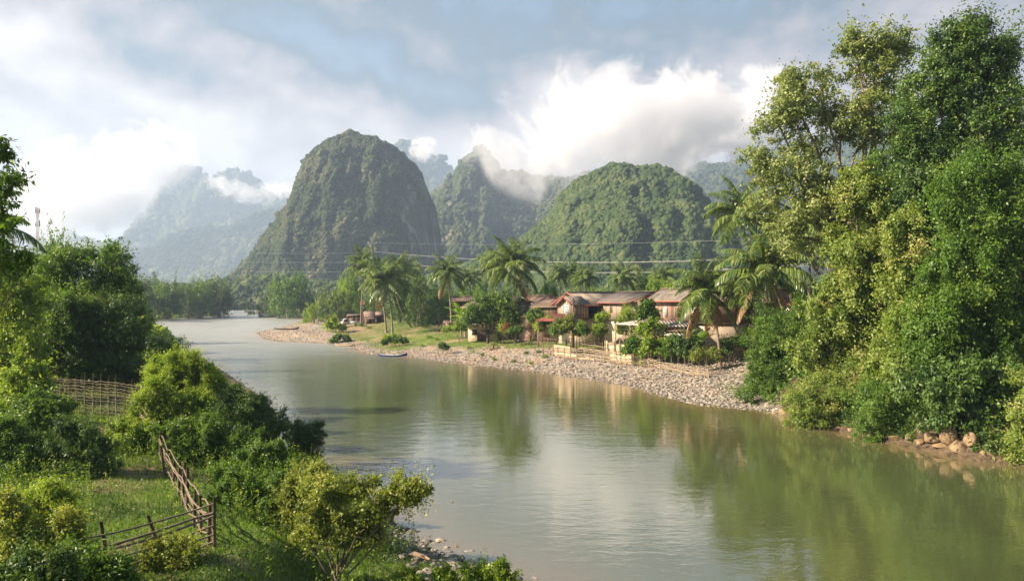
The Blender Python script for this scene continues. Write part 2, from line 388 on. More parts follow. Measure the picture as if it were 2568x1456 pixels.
# ================================================================== hills
def foliage_far(name, c0, c1, c2, rock=None):
    m, n = mat(name)
    r = n.attr('rnd').outputs['Fac']
    pos = n.add('ShaderNodeNewGeometry').outputs['Position']
    c = n.ramp(r, [(0.0, c0), (0.55, c1), (1.0, c2)])
    t = n.noise(pos, 0.03, 3)
    c = n.mix(n.mr(t, 0.35, 0.7, 0, 0.6), c, n.mix(0.5, c, c2))
    nz = n.noise(pos, 0.9, 4, 0.7)
    n.out(n.bsdf(c, 0.9, 0.1, normal=n.bump(nz, 1.0, 2.2)))
    return m
m, n = mat('limestone_and_scrub')
pos = n.add('ShaderNodeNewGeometry').outputs['Position']
X_, Y_, Z_ = n.sep(pos)
st = n.combine(X_, Y_, n.m('MULTIPLY', Z_, 0.22))
f1 = n.noise(st, 0.06, 6, 0.7)
rockc = n.ramp(f1, [(0.35, (0.035, 0.05, 0.035)), (0.52, (0.07, 0.085, 0.06)), (0.58, (0.16, 0.155, 0.13)), (0.66, (0.42, 0.38, 0.33))])
green = n.ramp(n.noise(pos, 0.12, 5, 0.7), [(0.3, (0.03, 0.05, 0.015)), (0.7, (0.09, 0.11, 0.035))])
cl = n.attr('cliff').outputs['Fac']
c = n.mix(n.m('MULTIPLY', cl, 0.9), green, rockc)
n.out(n.bsdf(c, 0.95, 0.1, normal=n.bump(n.noise(st, 0.25, 6, 0.7), 1.0, 5.0)))
M_ROCK = m
M_FAR = foliage_far('hill_woodland', (0.014, 0.034, 0.015), (0.052, 0.080, 0.028), (0.165, 0.155, 0.085))
M_FARG = foliage_far('hill_woodland_green', (0.028, 0.062, 0.020), (0.068, 0.115, 0.034), (0.145, 0.17, 0.065))
M_FAR_SHADE = foliage_far('hill_woodland_cloud_shade', (0.014, 0.034, 0.018), (0.035, 0.062, 0.028), (0.08, 0.095, 0.05))  # cloud shadow over the right mountain painted into darker woodland colours
HILLS = []
def hill(name, prof, D, depth, n_crowns, crown, seed, m_f, pw=2.0, root=0.62, res=(220, 130), rough=0.05, cliffs=(), back=0.5, foot=0, skew=0.0, gul=0.0):
    rng = np.random.default_rng(seed)
    pr = np.array(prof, float); xs = (pr[:, 0]-1283.5)*D/FP; zs = HC-(pr[:, 1]-742)*D/FP*.955
    nx, ny = res
    gx = np.linspace(xs[0], xs[-1], nx); t = np.concatenate([np.linspace(-1, 0.15, int(ny*0.8)), np.linspace(0.15, back, ny-int(ny*0.8)+1)[1:]])
    Hh = np.interp(gx, xs, zs); top = max(zs)
    GX, T = np.meshgrid(gx, t)
    sc = top
    Hn = Hh[None, :]+0*GX
    wx = fbm(GX/(sc*.5), T*depth/(sc*.5), seed=seed)*gul
    tt = np.clip(np.abs(T+wx*0.25*np.clip(1-abs(T), 0, 1)), 0, 1)
    g = np.clip(1-tt**pw, 0, 1)**root
    GY = D+T*depth*(0.6+0.4*np.clip(Hn/top, 0, 1))
    GZ = Hn*g
    GX = GX + skew*T*depth
    nn = fbm(GX/(sc*.16), GY/(sc*.16), GZ/(sc*.2), 4, seed+3)
    amp = rough*sc*np.clip(np.minimum(Hn/(top*.25), 1), 0, 1)
    rib = fbm(GX/(sc*.11), GZ/(sc*.55), None, 4, seed+41)*sc*.06*np.clip(Hn/(top*.4), 0, 1)
    GX = GX+nn*amp*0.5; GY = GY-nn*amp*1.5-rib
    GZ = GZ+amp*0.35*fbm(GX/(sc*.08), GY/(sc*.08), None, 3, seed+5)*(g > 0.02)
    GZ = np.where(g < 0.01, -2, GZ)+foot
    V = np.stack([GX, GY, GZ], -1).reshape(-1, 3)
    ii = np.arange(GX.size).reshape(GX.shape)
    Q = np.stack([ii[:-1, :-1], ii[:-1, 1:], ii[1:, 1:], ii[1:, :-1]], -1).reshape(-1, 4)
    a, b, c, dd_ = V[Q[:, 0]], V[Q[:, 1]], V[Q[:, 2]], V[Q[:, 3]]
    nrm = np.cross(c-a, dd_-b); area = np.linalg.norm(nrm, axis=1)+1e-9; nu = nrm/area[:, None]
    ctr = (a+c)/2
    ppx = 1283.5+FP*ctr[:, 0]/ctr[:, 1]; ppy = 742-(ctr[:, 2]-HC)*FP/ctr[:, 1]
    clf = np.zeros(len(Q))
    for cx, cyy, rx, ry, am in cliffs:
        clf = np.maximum(clf, am*np.exp(-(((ppx-cx)/rx)**2+((ppy-cyy)/ry)**2)**1.5))
    nz_ = 0.5+0.5*fbm(ctr[:, 0]/(sc*.06), ctr[:, 1]/(sc*.06), ctr[:, 2]/(sc*.15), 3, seed+11)
    vegp = 1-np.clip(clf*2.4-nz_*0.7, 0, 1)
    cv = np.zeros(len(V)); 
    for k in range(4): cv[Q[:, k]] = np.maximum(cv[Q[:, k]], clf)
    o = meshobj(name, V, Q, M_ROCK, attrs={'cliff': np.clip(cv+0.12*(vnoise(V[:, 0]/9, V[:, 1]/9, V[:, 2]/9) > .4), 0, 1)}, smooth=True)
    tag(o, kind='structure')
    if n_crowns:
        wgt = area*vegp*(ctr[:, 2] > 0)*np.where(nu[:, 1]*np.sign(nu[:, 2]+1e-6) > 0.45, 0.15, 1)
        pk = rng.choice(len(Q), n_crowns, p=wgt/wgt.sum()); r1, r2 = rng.random((2, n_crowns))
        pp = (a[pk]*(1-r1)[:, None]+b[pk]*r1[:, None])*(1-r2)[:, None]+(dd_[pk]*(1-r1)[:, None]+c[pk]*r1[:, None])*r2[:, None]
        sz = crown*np.exp(rng.normal(-.1, 0.33, n_crowns))
        pp[:, 2] += sz*0.35
        V2, F2, rr = blobs(pp, np.c_[sz, sz, sz*rng.uniform(.75, 1.35, n_crowns)], rng, ICO0, jit=0.5)
        dry = 0.5+0.5*fbm(pp[:, 0]/(sc*.12), pp[:, 1]/(sc*.12), pp[:, 2]/(sc*.12), 3, seed+17)
        rr = np.clip(rr*0.55+np.repeat(dry, 12)*0.75-0.2, 0, 1)
        f = meshobj('hill_forest', V2, F2, m_f, attrs={'rnd': rr}, smooth=False)
        tag(f, kind='stuff'); f['label'] = 'dense forest covering the ' + name.replace('_', ' ')
    return o
hill('main_karst_hill', [(550, 742), (592, 705), (640, 662), (682, 608), (714, 552), (742, 508), (768, 458), (789, 408), (808, 355), (820, 338), (850, 330), (885, 318), (905, 330), (940, 338), (990, 356), (1022, 383), (1050, 418), (1070, 455), (1082, 500), (1091, 540), (1096, 580), (1098, 660), (1101, 745)],
     1000, 210, 85000, 1.4, 1, M_FAR, pw=1.7, root=0.8, rough=0.03, gul=0.5, res=(260, 170),
     cliffs=[(1060, 600, 70, 95, 1.0), (1020, 520, 45, 90, .75), (920, 400, 40, 60, .35), (1070, 480, 30, 60, .7), (850, 350, 30, 25, .5), (960, 620, 30, 60, .45)])
hill('round_wooded_hill', [(1080, 742), (1110, 690), (1180, 660), (1240, 640), (1300, 605), (1370, 545), (1400, 490), (1440, 452), (1480, 432), (1530, 407), (1590, 412), (1640, 407), (1690, 440), (1730, 475), (1760, 510), (1783, 560), (1797, 610), (1815, 660), (1850, 700), (1900, 742)],
     700, 190, 60000, 1.35, 2, M_FARG, pw=1.6, root=0.85, rough=0.04, gul=0.5, cliffs=[(1330, 600, 30, 30, .3)])
hill('middle_peak', [(1000, 742), (1040, 560), (1070, 490), (1100, 465), (1130, 440), (1155, 425), (1166, 392), (1180, 372), (1200, 366), (1225, 376), (1241, 396), (1250, 425), (1290, 440), (1380, 452), (1450, 440), (1560, 430), (1700, 500), (1850, 742)],
     1650, 500, 30000, 3.3, 3, M_FAR, pw=1.4, root=0.95, rough=0.05, gul=0.9, cliffs=[(1205, 400, 45, 30, .8), (1240, 560, 25, 50, .6), (1130, 510, 20, 40, .5)])
hill('far_blue_peak', [(900, 742), (950, 420), (985, 350), (1020, 338), (1045, 345), (1065, 385), (1100, 388), (1145, 425), (1200, 475), (1300, 560), (1500, 742)], 3600, 800, 5000, 13, 4, M_FAR, pw=1.3, root=0.95, rough=0.04, gul=0.6)
hill('far_left_mountain', [(60, 742), (250, 660), (330, 600), (400, 560), (440, 500), (458, 437), (480, 421), (505, 425), (525, 443), (545, 435), (560, 421), (590, 414), (612, 417), (630, 432), (660, 470), (700, 492), (750, 480), (800, 470), (1000, 742)], 4200, 1000, 9000, 12, 5, M_FAR, pw=1.3, root=0.95, rough=0.035, gul=0.7)
hill('left_ridge', [(40, 742), (60, 640), (100, 600), (125, 578), (145, 573), (165, 585), (210, 598), (260, 610), (330, 602), (400, 598), (480, 610), (560, 640), (640, 742)], 3700, 700, 8000, 9, 6, M_FAR, pw=1.4, root=0.9, rough=0.04, gul=0.7)
hill('left_lower_ridge', [(250, 742), (330, 650), (400, 622), (450, 605), (520, 572), (560, 560), (600, 566), (640, 538), (700, 520), (740, 500), (800, 480), (900, 742)], 3300, 700, 12000, 8, 7, M_FAR, pw=1.3, root=0.9, rough=0.05, gul=0.8)
hill('dark_right_mountain', [(1500, 742), (1560, 470), (1640, 425), (1700, 412), (1780, 396), (1880, 372), (2000, 345), (2150, 300), (2300, 300), (2450, 400), (2700, 742)], 2300, 600, 16000, 5, 8, M_FAR_SHADE, pw=1.4, root=0.9, rough=0.05, gul=0.8)
hill('green_hill_behind_trees', [(2200, 742), (2350, 500), (2440, 380), (2520, 290), (2600, 200), (2750, 160), (3000, 300), (3200, 742)], 900, 240, 20000, 1.9, 9, M_FARG, pw=1.5, root=0.85, rough=0.05, gul=0.8)
# low wooded foothills joining the hill feet to the valley floor
hill('valley_foothills', [(-900, 742), (-200, 716), (200, 722), (500, 716), (600, 700), (700, 690), (760, 705), (900, 712), (1100, 690), (1300, 700), (1600, 705), (2000, 700), (3400, 742)], 620, 120, 30000, 1.6, 10, M_FARG, pw=1.4, root=0.9, rough=0.02, res=(400, 60))
# ================================================================== mist banks and haze
def mist(name, px, py, D, rx, ry, rdepth, dens, seed, tilt=0.0, nscale=1.0, sub=1.0, step=1.0, label=''):
    c = P(px, py, D); k = D/FP
    V, F = ICO3
    ct, st_ = math.cos(rad(tilt)), math.sin(rad(tilt))
    V = V*np.array([rx*k*1.02, rdepth, ry*k*1.02])
    V = np.c_[V[:, 0]*ct+V[:, 2]*st_, V[:, 1], -V[:, 0]*st_+V[:, 2]*ct]
    m, n = mat('cloud_vapour')
    oc = n.add('ShaderNodeTexCoord').outputs['Object']
    x, y, z = n.sep(oc)
    u = n.m('SUBTRACT', n.m('MULTIPLY', x, ct), n.m('MULTIPLY', z, st_)); v = n.m('ADD', n.m('MULTIPLY', x, st_), n.m('MULTIPLY', z, ct))
    q = n.combine(n.m('DIVIDE', u, rx*k), n.m('DIVIDE', y, rdepth), n.m('DIVIDE', v, ry*k))
    r = n.vm('LENGTH', q, out='Value')
    s_ = 1.0/(ry*k)
    nz = n.noise(n.vm('ADD', oc, (seed*113.0, 0, seed*37.0)), 1.5*s_*nscale, 8, 0.66, 0.5)
    dn = n.m('SUBTRACT', n.m('ADD', n.m('MULTIPLY', n.m('SUBTRACT', nz, 0.5), 4.6), 0.62*sub), r)
    dn = n.m('MULTIPLY', n.mr(dn, 0.0, 0.38, 0, 1, True), n.mr(r, 0.78, 1.0, 1, 0, True))
    dn = n.m('MULTIPLY', dn, dens)
    pv = n.add('ShaderNodeVolumePrincipled'); n.put(pv.inputs['Color'], (0.90, 0.895, 0.92)); n.put(pv.inputs['Density'], dn); n.put(pv.inputs['Anisotropy'], 0.2)
    n.out(vol=pv.outputs[0])
    m.volume_intersection_method = 'FAST' if hasattr(m, 'volume_intersection_method') else None
    m.cycles.volume_step_rate = step
    o = meshobj(name, V, F, m, loc=c, smooth=True)
    tag(o, label, kind='stuff'); return o
if MIST:
    mist('low_cloud', 1540, 320, 1330, 430, 215, 115, 0.024, 1, tilt=-6, nscale=0.75, sub=1.12, label='bright white cloud bank hugging the middle peak')
    mist('low_cloud', 1800, 310, 1800, 300, 150, 140, 0.028, 2, tilt=-16, nscale=0.9, sub=1.15, label='pale cloud veiling the dark right mountain')
    mist('low_cloud', 215, 480, 3000, 320, 150, 280, 0.011, 3, tilt=-26, sub=1.2, label='white cloud bank pouring over the far left mountain')
    mist('low_cloud', 600, 480, 3700, 110, 32, 200, 0.010, 4, tilt=18, nscale=0.7, sub=1.0, label='thin wisp of cloud across the far twin peaks')
    mist('low_cloud', 700, 478, 3400, 70, 26, 150, 0.012, 5, sub=1.1, label='small cloud tuft left of the big karst hill')
    mist('low_cloud', 1065, 375, 3000, 45, 38, 120, 0.02, 6, sub=1.1, label='small cloud patch on the far blue peak')
if HAZE:
    m, n = mat('valley_haze')
    pv = n.add('ShaderNodeVolumePrincipled'); n.put(pv.inputs['Color'], (0.57, 0.725, 1.0)); n.put(pv.inputs['Density'], 0.00020); n.put(pv.inputs['Anisotropy'], 0.25)
    n.out(vol=pv.outputs[0])
    mb = MB(); mb.box((0, 3400, 364), (12000, 7300, 736)); hz = mb.build('haze', m); tag(hz, kind='stuff')
# ================================================================== foliage machinery
def leafmat(name, cols, trans=0.45, rough=0.45, spec=0.35):
    m, n = mat(name)
    r = n.attr('rnd').outputs['Fac']
    c = n.ramp(r, [(i/(len(cols)-1), k) for i, k in enumerate(cols)])
    d = n.bsdf(c, rough, spec)
    t = n.add('ShaderNodeBsdfTranslucent'); n.put(t.inputs[0], n.mix(1.0, c, (1.25, 1.2, 0.55), blend='MULTIPLY'))
    mx = n.add('ShaderNodeMixShader'); mx.inputs[0].default_value = trans; n.l.new(d, mx.inputs[1]); n.l.new(t.outputs[0], mx.inputs[2])
    n.out(mx.outputs[0]); return m
L_MID = leafmat('leaf_mid_green', [(0.029, 0.072, 0.013), (0.072, 0.150, 0.021), (0.125, 0.227, 0.033), (0.232, 0.319, 0.068)])
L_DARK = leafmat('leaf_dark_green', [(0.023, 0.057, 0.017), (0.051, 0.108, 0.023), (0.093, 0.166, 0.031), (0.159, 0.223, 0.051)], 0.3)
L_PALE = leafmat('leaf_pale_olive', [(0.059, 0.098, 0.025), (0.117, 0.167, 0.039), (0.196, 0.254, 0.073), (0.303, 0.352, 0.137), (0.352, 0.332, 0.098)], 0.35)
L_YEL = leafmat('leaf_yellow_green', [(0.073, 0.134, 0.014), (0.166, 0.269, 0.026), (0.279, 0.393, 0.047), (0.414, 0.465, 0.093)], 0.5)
L_VINE = leafmat('leaf_vine', [(0.048, 0.097, 0.015), (0.107, 0.174, 0.025), (0.193, 0.270, 0.048), (0.290, 0.338, 0.087), (0.328, 0.260, 0.116)], 0.4)
L_FAR = leafmat('leaf_riverbank', [(0.023, 0.048, 0.015), (0.052, 0.098, 0.023), (0.098, 0.149, 0.034), (0.161, 0.196, 0.057)], 0.25)
L_GOLD = leafmat('leaf_golden_shrub', [(0.073, 0.104, 0.021), (0.166, 0.217, 0.036), (0.279, 0.331, 0.062), (0.393, 0.393, 0.104)], 0.45)
L_PALM = leafmat('leaf_palm', [(.045, .09, .02), (.10, .175, .038), (.19, .26, .07), (.38, .38, .17)], 0.35, 0.35, 0.5)
L_DEAD = leafmat('leaf_dead_palm', [(0.115, 0.069, 0.034), (0.253, 0.161, 0.086), (0.391, 0.265, 0.149)], 0.2)
L_BAMB = leafmat('leaf_bamboo', [(0.057, 0.103, 0.023), (0.115, 0.184, 0.034), (0.184, 0.253, 0.057)], 0.45)
def simple(name, c0, c1, scale=3, rough=0.85, bump=0.4, stretch=(1, 1, 1), spec=0.2, metal=0.0, dist=0.03):
    m, n = mat(name)
    oc = n.vm('MULTIPLY', n.add('ShaderNodeTexCoord').outputs['Object'], stretch)
    nz = n.noise(oc, scale, 5, 0.65)
    n.out(n.bsdf(n.ramp(nz, [(0.3, c0), (0.7, c1)]), rough, spec, metal, normal=n.bump(nz, bump, dist))); return m
BARK = simple('bark', (0.09, 0.07, 0.05), (0.24, 0.19, 0.14), 4, stretch=(1, 1, .3))
BARKD = simple('bark_dark', (0.04, 0.03, 0.022), (0.12, 0.09, 0.065), 4, stretch=(1, 1, .3))
PBARK = simple('palm_bark', (0.12, 0.095, 0.075), (0.30, 0.25, 0.20), 3, stretch=(1, 1, 4))
def unit(v): return v/(np.linalg.norm(v, axis=-1, keepdims=True)+1e-9)
def kites(c, nrm, size, rng, aspect=0.45, droop=0.35, fold=True):
    """leaf shaped quads at c with normals nrm -> V (4n), Q"""
    n = len(c)
    d = rng.normal(size=(n, 3)); d[:, 2] -= droop
    d = unit(d-nrm*np.sum(d*nrm, 1)[:, None]); s = np.cross(nrm, d)
    L = size*rng.uniform(.65, 1.3, n); W = L*aspect*rng.uniform(.8, 1.2, n)
    a = c; t = c+d*L[:, None]-nrm*(L*0.12)[:, None]; m_ = c+d*(L*.45)[:, None]
    V = np.stack([a, m_+s*(W*.5)[:, None], t, m_-s*(W*.5)[:, None]], 1).reshape(-1, 3)
    return V, np.arange(4*n).reshape(-1, 4)
def lobe_leaves(lobes, nleaf, size, rng, clump=0.28, inner=0.25, aspect=0.45, droop=0.35, rough=0.35, up=0.25, spread=0.5, squash=0.75, sprig=.25, furrow=0):
    """lobes (k,6): centre + radii. leaves sit on small clumps that stud each lobe"""
    lobes = np.asarray(lobes, float); k = len(lobes)
    area = (lobes[:, 3]*lobes[:, 5]+lobes[:, 3]*lobes[:, 4]+lobes[:, 4]*lobes[:, 5])
    rm = np.cbrt(lobes[:, 3]*lobes[:, 4]*lobes[:, 5])
    crad = clump
    ncl = np.maximum(5, (area/(crad**2)*0.52).astype(int))
    cc, cr, no, cl = [], [], [], []
    for i in range(k):
        m_ = ncl[i]; u = unit(rng.normal(size=(m_, 3))); rr = np.where(rng.random(m_) < inner, rng.uniform(.3, .85, m_), rng.uniform(1-rough*.7, 1+rough*.4, m_))
        cc.append(lobes[i, :3]+u*lobes[i, 3:]*rr[:, None]); no.append(unit(u/lobes[i, 3:])); cr.append(crad*np.exp(rng.normal(0, .35, m_))); cl.append(np.clip(rng.normal(.45, .2, m_), 0, 1))
    cc, cr, no, cl = map(np.concatenate, (cc, cr, no, cl))
    if furrow:
        kp = (vnoise(cc[:, 0]*furrow+31, cc[:, 1]*furrow, cc[:, 2]*furrow*.28, 7)+.6*vnoise(cc[:, 0]*furrow*2.3, cc[:, 1]*furrow*2.3, cc[:, 2]*furrow*1.1, 9) > -.5)
        cc, cr, no, cl = cc[kp], cr[kp], no[kp], cl[kp]
    w = cr**2; j = rng.choice(len(cc), nleaf, p=w/w.sum())
    u = unit(rng.normal(size=(nleaf, 3))+no[j]*0.7); u[:, 2] = u[:, 2]
    pos = cc[j]+u*cr[j][:, None]*np.array([1, 1, squash])*(rng.uniform(.4, 1.0, nleaf)+.10*rng.exponential(1, nleaf))[:, None]
    ns = int(nleaf*sprig/9)
    if ns:
        js = rng.choice(len(cc), ns, p=w/w.sum()); dv = unit(no[js]+rng.normal(size=(ns, 3))*.55+np.array([0, 0, .55])); Ls = cr[js]*rng.uniform(.9, 3.0, ns)
        q = np.arange(ns*9); si = q//9; tt = (q % 9+1)/9.; pos[q] = (cc[js]+dv*cr[js][:, None]*.5)[si]+dv[si]*(Ls[si]*tt)[:, None]+np.array([0, 0, -1.])*(Ls[si]*tt**2*.25)[:, None]+rng.normal(size=(len(q), 3))*size*.35; j[q] = js[si]
    nr = unit(u*0.6+no[j]*0.35+rng.normal(size=(nleaf, 3))*spread+np.array([0, 0, up]))
    V, Q = kites(pos, nr, size, rng, aspect, droop)
    r = np.clip(cl[j]*.75+rng.random(nleaf)*.28-0.03, 0, 1)
    if ns: r[:ns*9] = np.clip(r[:ns*9]+.15, 0, 1)
    return V, Q, np.repeat(r, 4), cc, cr
def branchy(base, targets, r0, rng, mb, hsplit=0.35, minr=0.02, curve=0.12, k=6, limbs=None):
    """tapered trunk that splits into limbs reaching the targets"""
    base = np.array(base, float); targets = np.asarray(targets, float)
    top = targets.mean(0); fork = base+(top-base)*np.array([hsplit*.7, hsplit*.7, hsplit])
    n = 7; t = np.linspace(0, 1, n)[:, None]
    L = np.linalg.norm(fork-base)
    pts = base+(fork-base)*t+rng.normal(size=(n, 3))*L*curve*.25*np.sin(t*math.pi)
    mb.tube(pts, np.linspace(r0*1.25, r0*.85, n), 8)
    for q in targets:
        L = np.linalg.norm(q-fork); b = fork+rng.normal(size=3)*r0*.2
        mid = b+(q-b)*.5+np.array([0, 0, -L*.06])+rng.normal(size=3)*L*curve
        t = np.linspace(0, 1, 8)[:, None]; pts = b*(1-t)**2+2*mid*t*(1-t)+q*t*t
        rr = r0*.55*min(1, (L/(4*r0*8))+.35)
        mb.tube(pts, np.linspace(rr, max(minr, rr*.25), 8), k)
        for _ in range(2):
            s = pts[rng.integers(3, 7)]; e = s+unit(rng.normal(size=3)+np.array([0, 0, .5]))*min(L*.35, 1.1)
            mb.tube([s, (s+e)/2+rng.normal(size=3)*L*.03, e], [rr*.4, rr*.28, minr*.6], 4)
def px_lobes(spec, D):
    """photo (px, py, r_px[, ry_px][, dD]) -> world lobes"""
    out = []
    for q in spec:
        px, py, r = q[:3]; ry = q[3] if len(q) > 3 and q[3] else r; dd = q[4] if len(q) > 4 else 0
        k = (D+dd)/FP; c = P(px, py, D+dd); out.append((*c, r*k, min(r, ry*1.3)*k*1.0, ry*k))
    return out
def fill_down(L):
    """repeat low lobes underneath each other so that a bush reaches the ground"""
    out = []
    for l in np.asarray(L, float):
        out.append(l); g_ = gz(l[0], l[1]); z = l[2]
        while z-l[5] > g_+.25:
            z -= l[5]*1.3; q = l.copy(); q[2] = max(z, g_+l[5]*.4); q[3] *= .95; q[4] *= .95; out.append(q)
            if len(out) > 80: break
    return np.array(out)
def split_lobes(L, rng, k=4):
    L = np.asarray(L, float); out = []
    for l in L:
        out.append(np.r_[l[:3], l[3:]*.72])
        for _ in range(k):
            u = unit(rng.normal(size=3)); s = rng.uniform(.32, .6); out.append(np.r_[l[:3]+u*l[3:]*rng.uniform(.55, 1.0), l[3:]*s])
    return np.array(out)
def big_tree(name, label, cat, base, lobes, nleaf, size, material, seed, bark=BARK, r0=0.3, clump=0.5, group=None, crown='crown', stem='trunk', hsplit=.35, targets=None, fill=False, **kw):
    rng = np.random.default_rng(seed); b = np.array(base, float)
    tg0 = np.array(lobes, float)[:, :3]
    if fill:
        k0 = len(lobes); lobes = fill_down(lobes); nleaf = int(nleaf*(1+.7*(len(lobes)/k0-1)))
        targets = tg0 if targets is None else targets
    L = np.array(lobes, float).copy(); L[:, :3] -= b
    root = empty(name, tuple(b), label, cat, group)
    V, Q, r, cc, cr = lobe_leaves(split_lobes(L, rng), int(nleaf*1.15), size, rng, clump*.85, **kw)
    meshobj(crown, V, Q, material, root, {'rnd': r})
    mb = MB(); tg = L[:, :3] if targets is None else np.array(targets)-b
    branchy((0, 0, -0.3), tg, r0, rng, mb, hsplit)
    mb.build(stem, bark, root, smooth=True)
    return root
# ------------------------------------------------------------------ prototypes shared by copies
PROTO = {}
def proto(kind):
    if kind in PROTO: return PROTO[kind]
    rng = np.random.default_rng(hash_name(kind)); mb = MB()
    if kind.startswith('round'):
        L = [(0, 0, .58, .36, .36, .30), (-.22, .05, .62, .24, .24, .2), (.22, -.05, .60, .26, .26, .22), (.05, .2, .72, .24, .24, .2), (0, -.2, .70, .24, .24, .2), (.05, 0, .8, .2, .2, .17)]
        V, Q, r, cc, _ = lobe_leaves(L, 7000, .042, rng, .075, rough=.25, aspect=.5); tg = [(l[0]*.8, l[1]*.8, l[2]-.05) for l in L]; r0 = .03
    elif kind.startswith('loose'):
        L = [(rng.normal()*.22, rng.normal()*.22, rng.uniform(.42, .92), *([rng.uniform(.12, .2)]*2), rng.uniform(.09, .15)) for _ in range(11)]
        V, Q, r, cc, _ = lobe_leaves(L, 6000, .04, rng, .07, rough=.6, aspect=.45); tg = [l[:3] for l in L]; r0 = .028
    elif kind.startswith('tall'):
        L = [(rng.normal()*.09*(1.4-z), rng.normal()*.09, z, .19*(1.25-z)+.06, .19*(1.25-z)+.06, .07) for z in np.linspace(.3, .95, 12)]
        V, Q, r, cc, _ = lobe_leaves(L, 5500, .03, rng, .05, rough=.5, aspect=.5, squash=.5); tg = [l[:3] for l in L]; r0 = .02
    elif kind.startswith('flat'):
        L = [(rng.uniform(-.4, .4), rng.uniform(-.4, .4), z, .28, .28, .06) for z in (.35, .45, .55, .6, .7, .75, .85, .92)]
        V, Q, r, cc, _ = lobe_leaves(L, 7000, .035, rng, .06, rough=.4, aspect=.4, squash=.4); tg = [l[:3] for l in L]; r0 = .03
    elif kind.startswith('bush'):
        L = [(rng.uniform(-.35, .35), rng.uniform(-.35, .35), rng.uniform(.15, .6), *([rng.uniform(.2, .3)]*2), rng.uniform(.18, .32)) for _ in range(9)]
        V, Q, r, cc, _ = lobe_leaves(L, 6000, .05, rng, .09, rough=.5, aspect=.45); tg = [l[:3] for l in L]; r0 = .02
    elif kind.startswith('bamboo'):
        Vs, Qs, rs = [], [], []; n0 = 0; tg = None
        for i in range(38):
            a = rng.uniform(0, 6.283); lean = rng.uniform(.08, .55); h = rng.uniform(.7, 1.05)
            t = np.linspace(0, 1, 9); R = lean*t**2.2+.05; z = h*(t-.22*lean*2*t**3)
            p = np.c_[R*math.cos(a), R*math.sin(a), z]; mb.tube(p, np.linspace(.008, .002, 9), 4)
            m_ = 160; tt = rng.uniform(.3, 1, m_)**.8; q = np.c_[np.interp(tt, t, p[:, 0]), np.interp(tt, t, p[:, 1]), np.interp(tt, t, p[:, 2])]+rng.normal(size=(m_, 3))*.035
            v, qq = kites(q, unit(rng.normal(size=(m_, 3))+np.array([0, 0, .6])), .05, rng, .22, 1.2); Vs.append(v); Qs.append(qq+n0); n0 += len(v); rs.append(np.repeat(np.clip(rng.normal(.5, .25, m_), 0, 1), 4))
        V, Q, r = np.concatenate(Vs), np.concatenate(Qs), np.concatenate(rs)
    if tg is not None: branchy((0, 0, -.02), tg, r0, rng, mb, .3, .003)
    crown = meshobj('crown', V, Q, L_MID, attrs={'rnd': r}); trunk = mb.build('trunk', BARK, smooth=True)
    PROTO[kind] = (crown.data, trunk.data)
    bpy.data.objects.remove(crown); bpy.data.objects.remove(trunk)
    return PROTO[kind]
def hash_name(s): return sum(ord(c)*(i+7)*31 for i, c in enumerate(s)) % 100000
RNG = random.Random(5)
def plant(kind, name, label, cat, px, D, wpx, top, m=None, base=None, group=None, bark=None, x=None, parts=('crown', 'trunk'), sink=0.0):
    """copy of a prototype; width wpx photo px, top at photo row top, at distance D"""
    cd, td = proto(kind); g = G(px, D)
    z0 = g[2] if base is None else P(px, base, D)[2]
    z1 = P(px, top, D)[2]
    if (D > 185 or (D > 150 and (m is L_DARK or kind.startswith('flat')))) and not kind.startswith('bamboo'): z0 -= .32*(z1-z0)
    h = max(.5, z1-z0); wd = wpx*D/FP
    root = empty(name, (g[0], g[1], z0-sink), label, cat, group, RNG.uniform(0, 6.28))
    for nm, dt, mm in ((parts[0], cd, m or L_MID), (parts[1], td, bark or BARK)):
        o = bpy.data.objects.new(nm, dt); COL.objects.link(o); o.parent = root
        o.material_slots[0].link = 'OBJECT'; o.material_slots[0].material = mm
        o.scale = (wd, wd, h)
    return root
